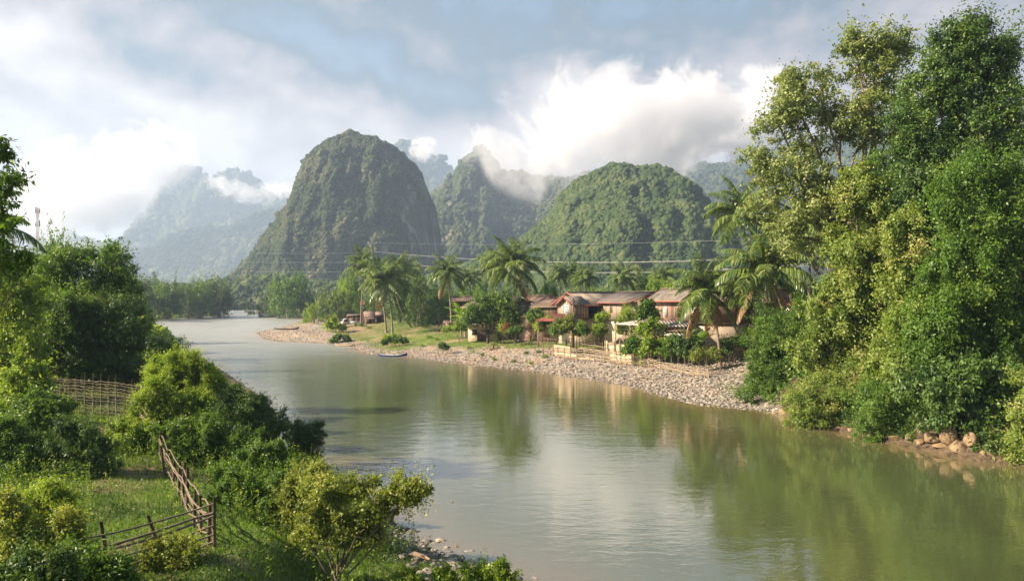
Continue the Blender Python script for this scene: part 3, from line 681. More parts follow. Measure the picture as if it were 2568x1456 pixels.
# ------------------------------------------------------------------ coconut palms
def frond_mesh(e0, droopy, seed, dead=False, nl=46):
    rng = np.random.default_rng(seed); n = 22; t = np.linspace(0, 1, n)
    th = e0-droopy*t**1.4
    x = np.concatenate([[0], np.cumsum(np.cos(th[:-1])/(n-1))]); z = np.concatenate([[0], np.cumsum(np.sin(th[:-1])/(n-1))])
    p = np.c_[x, np.zeros(n), z]; mb = MB(); mb.tube(p, np.linspace(.014, .002, n), 4, False)
    nr = sum(len(v) for v in mb.v)
    tt = np.linspace(.16, .99, nl); V, Q = [], []
    k = nr
    for s in (-1, 1):
        for q in tt:
            q = q+rng.normal()*.006; q = min(q, .99)
            c = np.array([np.interp(q, t, p[:, i]) for i in range(3)]); a = np.interp(q, t, th)
            f = np.array([math.cos(a), 0, math.sin(a)]); L = .27*math.sin(math.pi*min(1, (q*.85+.14)))**.6*rng.uniform(.85, 1.1)
            side = np.array([0, s, 0]); up = np.cross(f, side)*s*-1
            dr = .35+(1.0 if dead else .55)*rng.uniform(.5, 1.3)
            d1 = unit(side*.9+f*.65+np.array([0, 0, -.15])); d2 = unit(side*.45+f*.35+np.array([0, 0, -dr]))
            m1 = c+d1*L*.5; e = m1+d2*L*.55; wv = unit(np.cross(d1, np.array([0, 0, 1.]))+rng.normal(size=3)*.3)*.013
            V += [c-wv*.6, c+wv*.6, m1+wv, m1-wv, e+wv*.15, e-wv*.15]; Q += [(k, k+1, k+2, k+3), (k+3, k+2, k+4, k+5)]; k += 6
    mb.add(V, np.array(Q)-nr)
    nvt = sum(len(v) for v in mb.v); r = np.full(nvt, .75); r[nr:] = np.repeat(np.clip(rng.normal(.42, .22, (nvt-nr)//6), 0, 1), 6)
    o = mb.build('frond', L_DEAD if dead else L_PALM, attrs={'rnd': r}); me = o.data; bpy.data.objects.remove(o); return me
FR = [frond_mesh(rad(82), rad(60), 1), frond_mesh(rad(66), rad(85), 2), frond_mesh(rad(48), rad(95), 3), frond_mesh(rad(28), rad(95), 4), frond_mesh(rad(8), rad(85), 5), frond_mesh(rad(-22), rad(62), 6), frond_mesh(rad(-50), rad(35), 7, True)]
cv, cf = ICO1
def palm(label, px, py, D, L, basepx=None, n=22, group='coconut palms around the village', dead=1, seed=0, baseD=None, lean=None):
    """crown centre at photo (px,py), frond length L metres"""
    rng = random.Random(seed*17+int(px)); c = Vector(P(px, py, D)); bpx = basepx if basepx is not None else px; g = Vector(G(bpx, baseD or D))
    root = empty('coconut_palm', g, label, 'palm tree', group)
    mb = MB(); n_ = 14; t = np.linspace(0, 1, n_)[:, None]; top = np.array(c-g); mid = np.array([top[0]*.15, top[1]*.15, top[2]*.55])
    pts = 2*mid*t*(1-t)+top*t*t; rr = np.interp(t[:, 0], [0, .08, .3, 1], [.26, .17, .145, .11])*(1 if D < 140 else 1.15)
    mb.tube(pts, rr, 8); mb.build('trunk', PBARK, root, smooth=True)
    L *= 1.12; dirs = [0]*4+[1]*5+[2]*6+[3]*6+[4]*5+[5]*4+[6]*dead
    dirs = dirs[:n] if n < len(dirs) and False else dirs
    a = rng.uniform(0, 6.28)
    for i, k in enumerate(dirs):
        a += 2.39996+rng.uniform(-.25, .25)
        o = bpy.data.objects.new('frond', FR[k]); COL.objects.link(o); o.parent = root; o.location = (c-g)+Vector((0, 0, rng.uniform(-.15, .1)))
        o.rotation_euler = (rng.uniform(-.25, .25), rng.uniform(-.12, .12), a); s = L*rng.uniform(.85, 1.12); o.scale = (s, s*1.05, s)
    mb = MB()
    for i in range(7):
        q = rng.uniform(0, 6.28); mb.add(cv*np.array([.13, .13, .16])+np.array(c-g)+np.array([.3*math.cos(q), .3*math.sin(q), -.28-rng.random()*.25]), None, cf)
    mb.build('coconuts', M_NUT, root, smooth=True)['kind'] = 'stuff'
    return root
M_NUT = simple('coconut_husk', (0.10, 0.12, 0.03), (0.25, 0.2, 0.06), 3)
# ================================================================== palms
ORD = ['first', 'second', 'third', 'fourth', 'fifth', 'sixth', 'seventh', 'eighth', 'ninth', 'tenth', 'eleventh', 'twelfth', 'thirteenth', 'fourteenth', 'fifteenth', 'sixteenth', 'seventeenth', 'eighteenth', 'nineteenth', 'twentieth']
ORD += ['twenty '+o for o in ORD[:9]]+['thirtieth']+['thirty '+o for o in ORD[:9]]
def relabel(objs, fmt):
    for i, o in enumerate(sorted(objs, key=lambda o: o.location.x/o.location.y)): o['label'] = fmt.format(ORD[i])
PALMS = [ # label, px, py, D, L, basepx, dead
 ('tall coconut palm in front of the rusty tin shack, leftmost of the near village palms', 912, 668, 172, 4.6, 905, 1),
 ('coconut palm with drooping crown beside the rusty tin shack', 969, 708, 155, 5.2, 984, 1),
 ('leaning coconut palm half hidden behind the drooping palm by the tin shack', 944, 690, 160, 4.4, 968, 0),
 ('coconut palm rising behind the dark trees right of the tin shack', 1003, 679, 178, 4.6, 1003, 1),
 ('lone coconut palm with a slim bare trunk beside the small bamboo hut', 1122, 686, 150, 4.2, 1132, 1),
 ('short coconut palm behind the banana plant', 1177, 698, 190, 3.6, 1180, 0),
 ('big coconut palm towering over the spreading tree and the wooden houses', 1286, 668, 125, 5.3, 1293, 1),
 ('coconut palm just left behind the towering palm', 1244, 664, 150, 4.2, 1243, 1),
 ('coconut palm behind the gabled house roof, leftmost of its row of three', 1403, 692, 190, 3.8, 1405, 0),
 ('slender coconut palm in the middle of the row of three behind the roofs', 1441, 686, 190, 3.6, 1444, 0),
 ('coconut palm behind the roofs, rightmost of its row of three', 1468, 702, 185, 3.9, 1470, 0),
 ('coconut palm left of the tall tree behind the wooden house roofs', 1560, 700, 170, 3.9, 1562, 0),
 ('small coconut palm behind the bright round mango tree', 1660, 700, 165, 3.4, 1660, 0),
 ('near coconut palm with brown dead fronds beside the garden fence', 1776, 733, 85, 4.3, 1806, 4),
 ('largest coconut palm, leaning over the pink house', 1921, 684, 80, 5.4, 1972, 2),
 ('high coconut palm with crown against the blue mountain', 1856, 535, 97, 4.6, 1900, 1),
 ('shaded coconut palm next to the vine covered trees', 2022, 590, 84, 4.3, 2034, 1),
 ('slim coconut palm hidden behind the shaded palm beside the vines', 1975, 610, 92, 4.0, 2052, 0),
]
for i, (lb, px, py, D, L, bp, dd) in enumerate(PALMS): palm(lb, px, py, D, L, bp, dead=dd, seed=i+1)
palm('coconut palm whose fronds hang in from the left edge of the view', -110, 590, 38, 3.4, -150, dead=2, seed=99)
# ================================================================== right bank jungle
def shoreD(px): return float(np.interp(px, [1930, 2100, 2300, 2450, 2567, 2800], [62.6, 53.4, 47.1, 43.7, 42.7, 40]))
big_tree('broadleaf_tree', 'tall airy tree with pale olive leaves and visible limbs on the right bank', 'tree', G(2150, 64),
 px_lobes([(1950, 310, 60, 55), (1985, 250, 45, 45), (2050, 230, 70, 60, 2), (2110, 300, 90, 80), (2150, 160, 65, 55), (2200, 140, 60, 50), (2240, 210, 80, 80, 1), (2180, 300, 60, 60, 3), (1935, 400, 55, 60), (2000, 420, 90, 70), (1930, 500, 50, 60), (2010, 530, 80, 60), (2100, 470, 70, 70), (1960, 590, 55, 45), (2090, 580, 60, 55), (2230, 330, 45, 60, 2), (2140, 120, 30, 25), (1975, 195, 25, 30), (2255, 110, 35, 30)], 63),
 62000, .22, L_PALE, 11, r0=.36, clump=.55, rough=.8, inner=.2, aspect=.62, droop=.8, hsplit=.5, furrow=.38)
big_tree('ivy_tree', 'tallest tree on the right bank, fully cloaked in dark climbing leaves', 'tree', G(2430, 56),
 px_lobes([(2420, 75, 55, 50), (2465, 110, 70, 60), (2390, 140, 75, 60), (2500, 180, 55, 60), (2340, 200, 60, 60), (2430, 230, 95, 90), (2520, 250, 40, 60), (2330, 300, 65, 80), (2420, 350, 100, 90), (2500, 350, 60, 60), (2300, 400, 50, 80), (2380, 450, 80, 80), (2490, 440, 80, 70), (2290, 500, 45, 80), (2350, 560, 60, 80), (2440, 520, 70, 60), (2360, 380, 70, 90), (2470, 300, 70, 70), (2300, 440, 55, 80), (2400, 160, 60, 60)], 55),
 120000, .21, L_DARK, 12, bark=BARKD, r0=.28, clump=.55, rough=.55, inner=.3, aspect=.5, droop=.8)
big_tree('vine_covered_tree', 'tree wrapped in a curtain of pale vines between the palms and the ivy tree', 'tree', G(2150, 60),
 px_lobes([(2150, 470, 55, 60), (2190, 540, 60, 60), (2110, 620, 50, 60), (2160, 640, 60, 70), (2120, 720, 60, 60), (2180, 740, 70, 70), (2230, 640, 60, 80), (2250, 760, 60, 80), (2100, 810, 60, 60), (2190, 850, 80, 70), (2040, 870, 50, 60), (2110, 920, 70, 60)], 58),
 120000, .185, L_VINE, 13, r0=.35, clump=.42, rough=.35, inner=.25, aspect=.65, droop=1.1, spread=.4, squash=1.8, furrow=.62)
big_tree('vine_covered_tree', 'bright green vine covered tree at the right edge above the river bank', 'tree', G(2480, 49),
 px_lobes([(2420, 440, 55, 45), (2480, 470, 70, 50), (2400, 520, 60, 60), (2500, 560, 70, 70), (2430, 620, 80, 80), (2360, 680, 60, 80), (2520, 680, 70, 80), (2430, 760, 80, 80), (2340, 820, 70, 80), (2510, 820, 70, 80), (2440, 890, 80, 70), (2590, 600, 60, 120), (2600, 780, 60, 100), (2350, 930, 70, 60)], 48.5),
 140000, .19, L_MID, 14, r0=.35, clump=.5, rough=.8, inner=.12, aspect=.5, droop=.9, squash=1.4, furrow=.62)
big_tree('pale_vine_thicket', 'tangle of pale yellowish vines hanging down the middle of the right bank', 'vines', G(2290, 53),
 px_lobes([(2270, 600, 45, 60), (2260, 700, 45, 70), (2300, 780, 50, 60), (2270, 870, 60, 60), (2290, 950, 60, 50), (2220, 930, 60, 50)], 51.5),
 60000, .17, L_VINE, 15, r0=.12, clump=.35, rough=.35, aspect=.7, droop=1.0, squash=2.0, crown='foliage', stem='stem', furrow=.62)
big_tree('vine_covered_tree', 'dark leaf cloaked trunk filling the gap between the airy tree and the ivy tree', 'tree', G(2230, 60),
 px_lobes([(2240, 440, 50, 70), (2220, 560, 50, 80), (2290, 560, 50, 80), (2300, 660, 55, 80), (2180, 480, 35, 50), (2270, 330, 45, 70), (2280, 460, 45, 60), (2330, 620, 50, 80)], 59), 60000, .19, L_MID, 22, bark=BARKD, r0=.3, clump=.45, rough=.5, droop=.9, squash=1.5, furrow=.62)
big_tree('riverside_bush', 'glossy dark green bush where the gravel beach ends', 'bush', G(1960, 68),
 px_lobes([(1935, 810, 50, 40), (1985, 800, 45, 40), (1960, 860, 65, 45), (1930, 900, 50, 45), (1990, 920, 60, 50), (1910, 960, 45, 40), (1960, 970, 55, 40), (2010, 870, 50, 50)], 65.5),
 50000, .16, L_MID, 16, r0=.08, clump=.38, rough=.4, crown='foliage', stem='stem', hsplit=.1, fill=True)
big_tree('riverside_bush', 'yellowish green bush overhanging the first yellow rocks of the right bank', 'bush', G(2080, 57.5),
 px_lobes([(2010, 985, 50, 35), (2070, 975, 60, 45), (2130, 990, 65, 50), (2060, 1030, 50, 25), (2150, 1040, 55, 30)], 55),
 36000, .13, L_VINE, 17, r0=.06, clump=.3, rough=.4, crown='foliage', stem='stem', hsplit=.1, fill=True)
big_tree('riverside_bush', 'low feathery bush hanging over the water in the middle of the right bank', 'bush', G(2230, 52),
 px_lobes([(2200, 1000, 60, 45), (2260, 1010, 60, 45), (2230, 1055, 60, 30), (2300, 1040, 50, 30)], 50),
 32000, .13, L_MID, 18, r0=.06, clump=.3, rough=.4, crown='foliage', stem='stem', hsplit=.1, fill=True)
big_tree('overhanging_tree', 'large leaved dark tree drooping over the brown boulders', 'tree', G(2400, 47.5),
 px_lobes([(2330, 960, 60, 50), (2400, 930, 70, 50), (2380, 1010, 70, 45), (2440, 1000, 60, 50), (2340, 1040, 55, 30), (2440, 1060, 50, 40), (2500, 960, 50, 60)], 46),
 20000, .25, L_DARK, 19, r0=.16, clump=.4, rough=.5, aspect=.4, droop=1.6, up=.4, hsplit=.2)
big_tree('riverside_bush', 'light green bush at the right edge above the dark water line', 'bush', G(2610, 43.5),
 px_lobes([(2600, 960, 45, 50), (2580, 1040, 40, 50), (2570, 1110, 35, 30), (2620, 1060, 60, 60)], 42.5),
 14000, .15, L_VINE, 20, r0=.06, clump=.28, crown='foliage', stem='stem', hsplit=.1, fill=True)
big_tree('broadleaf_tree', 'sparse dark tree behind the ivy tree at the right edge', 'tree', G(2600, 62),
 px_lobes([(2560, 220, 30, 20), (2590, 260, 40, 30), (2550, 330, 30, 25), (2600, 350, 50, 40), (2570, 480, 40, 40), (2620, 520, 60, 60)], 60), 6000, .22, L_DARK, 21, bark=BARKD, r0=.2, clump=.4, rough=.8)
# undergrowth on the steep bank, one mass
rng = np.random.default_rng(77); n_ = 26000
px_ = rng.uniform(1950, 3000, n_); dd_ = np.array([shoreD(p) for p in px_])+rng.uniform(.5, 24, n_); xx_ = (px_-1283.5)*dd_/FP; zz_ = terrain(xx_, dd_)
V, Q = kites(np.c_[xx_, dd_, zz_+rng.uniform(0, 1.6, n_)**1.2], unit(rng.normal(size=(n_, 3))*.7+np.array([-.3, -.5, .6])), .3, rng, .5, .5)
tag(meshobj('undergrowth', V, Q, L_MID, attrs={'rnd': np.repeat(rng.random(n_), 4)}), 'leafy undergrowth covering the steep right bank', kind='stuff')
# ================================================================== far river banks and village trees
FARG = 'trees along the far left river bank'
T = [ # kind, label, px, D, w, top, mat, bark
 ('tall1', 'tall layered tree above the far left bank, left of the two that stand highest', 392, 330, 55, 683, L_FAR),
 ('tall2', 'slimmer flat topped tree right of the highest layered tree on the far left bank', 440, 335, 40, 693, L_FAR),
 ('round1', 'dark rounded tree at the tip of the far left bank beside the water', 545, 345, 62, 712, L_DARK),
 ('loose1', 'big dark green tree on the far left bank just left of its tip', 505, 335, 85, 703, L_FAR),
 ('loose2', 'middle tree of the far left bank behind the low scrub', 468, 325, 70, 716, L_DARK),
 ('round2', 'pale green tree beneath the highest layered tree on the far left bank', 395, 310, 80, 722, L_MID),
 ('loose3', 'tree at the left end of the far left bank behind the near trees', 340, 280, 95, 700, L_FAR),
 ('round1', 'dark tree between the left end and the layered tree on the far bank', 362, 300, 55, 735, L_FAR),
 ('round2', 'bright green tree standing in the bend right of the far river', 738, 330, 85, 690, L_MID),
 ('loose1', 'bushy tree with branches over the water right of the far river', 690, 335, 85, 716, L_FAR),
 ('round1', 'dark shaded tree behind the bright tree in the bend', 768, 325, 50, 728, L_DARK),
 ('bush1', 'rounded bush at the water edge below the bright tree in the bend', 663, 340, 45, 755, L_FAR),
 ('loose2', 'yellow green tree left of the village palms', 868, 225, 62, 700, L_YEL),
 ('round1', 'green tree behind the yellow green one left of the village palms', 885, 235, 60, 686, L_MID),
 ('loose3', 'low yellowish tree at the left end of the village', 845, 215, 46, 738, L_YEL),
 ('bush2', 'dark bush under the yellow green tree at the left end of the village', 880, 205, 40, 760, L_DARK),
 ('loose1', 'small leafy tree by the clothes line on the gravel spit', 790, 232, 34, 752, L_YEL),
 ('loose2', 'small dark leafy tree just right of the clothes line', 818, 228, 30, 757, L_MID),
 ('bush1', 'low green bush left of the clothes line', 770, 238, 24, 772, L_YEL),
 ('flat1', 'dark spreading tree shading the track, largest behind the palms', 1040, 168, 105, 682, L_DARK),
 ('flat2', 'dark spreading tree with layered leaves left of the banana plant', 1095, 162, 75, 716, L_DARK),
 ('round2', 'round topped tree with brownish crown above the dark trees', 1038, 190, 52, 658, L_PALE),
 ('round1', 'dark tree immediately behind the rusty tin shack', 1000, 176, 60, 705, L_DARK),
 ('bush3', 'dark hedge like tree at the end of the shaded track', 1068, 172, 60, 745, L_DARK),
 ('loose1', 'green tree behind the banana plant', 1200, 165, 60, 728, L_MID),
 ('round1', 'round green tree between the towering palm and the gabled house', 1376, 150, 52, 706, L_MID),
 ('loose2', 'dark tree behind the small brown gable', 1330, 160, 60, 722, L_DARK),
 ('tall1', 'tall olive tree behind the wooden house roofs', 1600, 178, 78, 664, L_PALE),
 ('loose3', 'green tree under the tall olive tree behind the roofs', 1628, 172, 60, 690, L_MID),
 ('round2', 'bright yellow green round mango tree behind the longest house roof', 1655, 150, 72, 700, L_YEL),
 ('round1', 'light green tree right of the bright round mango tree', 1712, 150, 50, 706, L_YEL),
 ('bush1', 'low green treetop showing above the first corrugated roof', 1500, 165, 50, 720, L_YEL),
 ('bush2', 'low treetop between the palms and the first corrugated roof', 1432, 160, 50, 716, L_YEL),
 ('round2', 'bright yellow green bush tree in front of the second wooden house', 1567, 103, 58, 770, L_YEL),
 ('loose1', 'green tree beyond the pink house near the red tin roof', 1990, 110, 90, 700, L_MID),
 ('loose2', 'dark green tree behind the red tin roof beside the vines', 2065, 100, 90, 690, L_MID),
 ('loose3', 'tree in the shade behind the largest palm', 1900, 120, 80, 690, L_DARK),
]
for k, lb, px, D, wp, top, m in T: plant(k, 'broadleaf_tree', lb, 'tree', px, D, wp, top, m)
# riverside tree row masses at the hill foot, countable but tiny: named trees with a shared description
GRP = []
for i in range(26):
    px = 566+i*13+RNG.uniform(-5, 5); D = RNG.uniform(560, 600)
    if 640 < px < 780 and False: continue
    GRP.append(None); GRP[-1] = plant(RNG.choice(['round1', 'loose1', 'loose2', 'tall2']), 'broadleaf_tree', 'small distant tree in the woodland row at the foot of the main karst hill', 'tree', px, D, RNG.uniform(22, 34), RNG.uniform(712, 735), RNG.choice([L_FAR, L_FAR, L_PALE, L_MID]), group='distant trees at the foot of the main karst hill', base=757)
relabel(GRP, '{} tree from the left in the row under the main karst hill'); GRP = []
for i in range(34):
    px = 320+i*7.6+RNG.uniform(-6, 6); D = RNG.uniform(330, 460)
    GRP.append(None); GRP[-1] = plant(RNG.choice(['round1', 'loose1', 'loose2', 'loose3', 'round2']), 'broadleaf_tree', 'one of the distant trees packed behind the far left bank', 'tree', px, D, RNG.uniform(32, 52), RNG.uniform(708, 738), RNG.choice([L_FAR, L_DARK, L_DARK, L_DARK]), group='trees packed behind the far left bank', base=772)
relabel(GRP, '{} from the left of the distant trees packed behind the far left bank'); GRP = []
for i in range(30):
    px = 820+i*44+RNG.uniform(-15, 15); D = RNG.uniform(195, 250)
    if 900 < px < 930: continue
    GRP.append(None); GRP[-1] = plant(RNG.choice(['round1', 'loose1', 'loose2', 'loose3', 'bush1', 'bush2']), 'broadleaf_tree', 'one of the trees filling the gap between the village and the wooded hills', 'tree', px, D, RNG.uniform(48, 74), RNG.uniform(708, 732), RNG.choice([L_FAR, L_DARK, L_MID, L_FAR]), group='trees behind the village')
relabel(GRP, '{} from the left of the trees between the village and the wooded hills')
for k_, (k, lb, px, D, wp, top, m) in enumerate([
 ('round1', 'big dark rounded tree leaning over the water at the far bank tip', 552, 338, 70, 704, L_DARK),
 ('loose1', 'large shaggy dark tree in the middle of the far left bank', 500, 320, 90, 697, L_MID),
 ('round2', 'broad dark tree under the highest tree of the far left bank', 420, 312, 90, 712, L_DARK),
 ('loose3', 'broad green tree near the left end of the far left bank', 362, 295, 90, 706, L_MID),
 ('round1', 'large leafy tree in the far bend with sunlit left side', 715, 322, 95, 700, L_MID)]): plant(k, 'broadleaf_tree', lb, 'tree', px, D, wp, top, m)
# trees behind the left bank
for k, lb, px, D, wp, top, m in [
 ('loose3', 'green tree behind the leafy tree on the left bank, nearest the far river', 300, 110, 120, 700, L_MID),
 ('round2', 'rounded tree between the left tree mass and the far left bank', 322, 150, 80, 705, L_FAR)]:
    plant(k, 'broadleaf_tree', lb, 'tree', px, D, wp, top, m)
plant('bamboo1', 'bamboo_clump', 'feathery bamboo clump left of the round tree below the radio mast', 'bamboo', 125, 85, 110, 608, L_BAMB, parts=('foliage', 'stem'))
plant('bamboo2', 'bamboo_clump', 'taller wispy bamboo clump directly under the radio mast', 'bamboo', 105, 90, 80, 612, L_BAMB, parts=('foliage', 'stem'))
plant('round1', 'broadleaf_tree', 'round dark green treetop right of the bamboo on the left skyline', 'tree', 148, 92, 78, 588, L_MID)
big_tree('broadleaf_tree', 'spreading green tree with open limbs on the left bank skyline', 'tree', G(225, 62),
 px_lobes([(110, 690, 45, 40), (160, 670, 55, 40), (215, 650, 50, 35), (265, 655, 50, 35), (300, 690, 35, 30), (190, 720, 70, 40), (250, 720, 50, 35), (120, 740, 50, 30), (310, 720, 30, 22), (160, 640, 30, 20), (285, 640, 25, 20)], 60),
 24000, .22, L_MID, 31, r0=.2, clump=.42, rough=.9, aspect=.45, droop=.9, hsplit=.3)
big_tree('dense_tree', 'dense dark tree at the river edge of the left bank', 'tree', G(300, 58),
 px_lobes([(280, 780, 60, 40), (330, 820, 45, 40), (250, 840, 70, 50), (310, 880, 50, 40), (220, 780, 60, 40)], 56),
 45000, .15, L_DARK, 32, bark=BARKD, r0=.2, clump=.4, rough=.6, hsplit=.3, fill=True)
big_tree('dense_tree', 'dense mid green tree in the middle of the left tree mass', 'tree', G(160, 57),
 px_lobes([(170, 780, 60, 35), (100, 790, 60, 40), (150, 850, 70, 50), (190, 900, 55, 30), (60, 850, 60, 50)], 55),
 45000, .16, L_MID, 33, bark=BARKD, r0=.18, clump=.4, rough=.6, hsplit=.3, fill=True)
big_tree('dense_tree', 'yellowish green tree at the left edge of the left tree mass', 'tree', G(20, 52),
 px_lobes([(40, 690, 50, 50), (0, 760, 60, 60), (50, 780, 50, 50), (10, 860, 60, 60)], 50),
 36000, .15, L_YEL, 34, bark=BARKD, r0=.18, clump=.38, rough=.6, hsplit=.3, fill=True)
big_tree('drooping_shrub', 'grey green drooping shrub leaning over the river from the left bank', 'shrub', G(390, 53),
 px_lobes([(400, 870, 35, 30), (440, 865, 25, 20), (380, 900, 40, 25), (425, 895, 30, 25)], 51),
 7000, .14, L_DARK, 35, r0=.05, clump=.22, rough=1.0, aspect=.3, droop=1.6, crown='foliage', stem='stem', hsplit=.2)
# branch of a near tree reaching in at the left edge
big_tree('overhanging_branch_tree', 'near tree whose thin leafy branches reach in at the left edge against the sky', 'tree', G(-190, 15),
 px_lobes([(35, 445, 32, 14), (0, 460, 40, 30), (10, 490, 40, 20), (-10, 360, 25, 20), (10, 390, 18, 10), (-20, 540, 40, 40), (25, 560, 35, 22), (30, 650, 45, 30), (-40, 640, 60, 60), (60, 640, 16, 10)], 14.5),
 4200, .115, L_MID, 36, bark=BARKD, r0=.045, targets=np.array(px_lobes([(-40, 560, 40), (-60, 470, 40), (-20, 400, 20), (0, 460, 20)], 14.5))[:, :3], clump=.10, rough=.9, aspect=.3, droop=1.0, hsplit=.6)
# ================================================================== left bank shrubs
S = [ # name, label, lobes, D, base px, nleaf, size, mat, aspect, clump
 ('weedy_shrub', 'yellow green shrub mass on the point of the left bank nearest the river bend', [(470, 900, 40, 25), (510, 925, 45, 30), (430, 940, 55, 30), (480, 960, 60, 30), (545, 950, 35, 22), (400, 905, 35, 20)], 46, 470, 26000, .12, L_YEL, .4, .22),
 ('weedy_shrub', 'sunlit shrub at the top of the pole fence beside the woven fence', [(385, 960, 40, 30), (370, 1000, 35, 30), (430, 1000, 50, 30), (500, 1000, 45, 25)], 43, 400, 18000, .12, L_YEL, .45, .2),
 ('round_bush', 'dark round bush on the left bank beside the water', [(610, 1010, 55, 45), (660, 1010, 45, 40), (640, 1060, 60, 40), (690, 1050, 35, 35), (580, 990, 40, 30)], 38, 640, 26000, .10, L_DARK, .35, .2),
 ('water_bush', 'small dark bush standing in the shallows of the left bank', [(760, 1068, 35, 22), (790, 1072, 25, 18), (735, 1075, 25, 22), (765, 1090, 30, 10)], 41.5, 760, 9000, .09, L_DARK, .3, .14),
 ('feathery_shrub', 'broad fern leaved shrub right of the pole fence', [(450, 1075, 60, 25), (520, 1070, 60, 28), (590, 1095, 50, 28), (480, 1110, 60, 30), (620, 1110, 40, 25), (560, 1120, 50, 30)], 34.5, 520, 26000, .13, L_MID, .3, .18),
 ('weedy_shrub', 'tangled green shrub between the fern leaved shrub and the river', [(640, 1150, 50, 35), (690, 1140, 35, 35), (600, 1180, 55, 30), (660, 1190, 50, 30)], 30.5, 640, 22000, .10, L_MID, .45, .17),
 ('weedy_shrub', 'grey green shrub mass right of the middle of the pole fence', [(600, 1230, 50, 30), (660, 1240, 50, 30), (560, 1200, 40, 30), (700, 1220, 40, 30), (640, 1275, 45, 22)], 27, 630, 22000, .10, L_MID, .5, .16),
 ('weedy_shrub', 'pale flowering shrub between the small golden tree and the river', [(760, 1190, 45, 25), (800, 1180, 30, 20), (730, 1225, 35, 25), (780, 1230, 40, 25)], 26.5, 760, 15000, .085, L_GOLD, .5, .14),
 ('golden_tree', 'small golden leaved tree leaning over the shore in the foreground', [(790, 1240, 55, 40), (850, 1215, 60, 40), (920, 1215, 60, 35), (985, 1225, 45, 25), (1040, 1225, 35, 16), (830, 1290, 70, 40), (910, 1290, 60, 40), (960, 1280, 40, 35), (780, 1330, 50, 30), (870, 1340, 60, 35), (1010, 1250, 35, 14), (930, 1340, 35, 25)], 22.5, 838, 26000, .085, L_GOLD, .6, .16),
 ('fence_bush', 'golden bush growing through the near corner of the bamboo rail fence', [(400, 1378, 40, 24), (450, 1358, 36, 24), (480, 1378, 26, 18), (380, 1405, 40, 26), (440, 1400, 36, 22)], 20.5, 420, 16000, .07, L_GOLD, .55, .13),
 ('cassava_shrub', 'large leaved shrub with pale green leaves left of the woven fence', [(60, 940, 50, 35), (30, 980, 50, 35), (90, 960, 30, 30), (0, 1010, 40, 40)], 42, 40, 14000, .18, L_YEL, .4, .25),
 ('cassava_shrub', 'cassava shrub with fingered leaves in front of the woven fence', [(90, 1010, 50, 18), (150, 1010, 45, 18), (120, 1040, 60, 18), (60, 1030, 40, 16)], 36, 100, 9000, .2, L_MID, .28, .2),
 ('garden_shrub', 'tall dark shrub in the middle of the fenced plot', [(180, 1080, 45, 35), (230, 1100, 50, 35), (200, 1140, 55, 35), (150, 1120, 40, 30), (250, 1150, 40, 30), (220, 1190, 45, 30)], 31, 200, 24000, .11, L_DARK, .35, .18),
 ('garden_shrub', 'green shrub at the left edge beside the fenced plot', [(30, 1080, 50, 35), (0, 1130, 45, 40), (80, 1110, 45, 30), (50, 1160, 50, 30)], 31, 40, 20000, .12, L_MID, .4, .18),
 ('garden_shrub', 'low sunlit shrub inside the upper end of the fenced plot', [(300, 1070, 40, 20), (340, 1085, 35, 22), (290, 1110, 45, 22), (350, 1120, 35, 20)], 35, 320, 15000, .1, L_YEL, .45, .16),
 ('weed_stand', 'sunlit stand of tall pointed weeds in the left foreground', [(130, 1230, 30, 40), (90, 1255, 30, 35), (160, 1260, 30, 35), (120, 1290, 45, 35), (60, 1270, 35, 30)], 20.5, 120, 13000, .11, L_YEL, .22, .12),
 ('weedy_shrub', 'pale shrub at the left edge below the tall pointed weeds', [(20, 1270, 40, 35), (40, 1320, 50, 35), (100, 1340, 50, 30), (10, 1370, 50, 40), (170, 1310, 30, 18)], 18.5, 50, 24000, .075, L_GOLD, .55, .13),
 ('garden_shrub', 'shaded shrub in the bottom left corner', [(60, 1420, 60, 35), (140, 1410, 50, 30), (10, 1440, 50, 35), (110, 1450, 60, 30)], 15.5, 80, 14000, .085, L_DARK, .5, .13),
 ('cassava_shrub', 'fingered leafed shrub in front of the left end of the bamboo rails', [(215, 1395, 40, 22), (260, 1405, 35, 20), (180, 1385, 35, 20), (240, 1430, 50, 20), (300, 1420, 30, 18)], 16.5, 230, 6500, .13, L_MID, .28, .14),
 ('weedy_shrub', 'low leafy shrub at the bottom edge beside the stony shore', [(1040, 1445, 45, 18), (1110, 1440, 45, 16), (1190, 1440, 50, 20), (1250, 1425, 22, 18), (1270, 1450, 35, 16), (1000, 1460, 35, 16)], 22.5, 1130, 17000, .085, L_YEL, .45, .11),
 ('reed_clump', 'upright green reeds at the tip of the left bank', [(430, 900, 20, 30), (480, 895, 18, 25), (400, 940, 25, 25), (520, 930, 20, 20)], 45, 440, 8000, .2, L_YEL, .12, .15),
]
for i, (nm, lb, lob, D, bp, nl, sz, m, asp, cl) in enumerate(S):
    b = G(bp, D); L = px_lobes(lob, D); sz *= .92; nl = int(nl*1.25); L = [(x_, y_, z_, a_*.85, b_*.85, c_*.85) for x_, y_, z_, a_, b_, c_ in L]
    big_tree(nm, lb, 'tree' if nm == 'golden_tree' else 'shrub', b, L, nl, sz, m, 200+i, r0=.035 if nm != 'golden_tree' else .06, clump=cl, aspect=asp, rough=.7, inner=.3, crown='foliage', stem='stem', hsplit=.12, droop=.6, spread=.7, fill=(nm not in ('golden_tree', 'weed_stand_')))
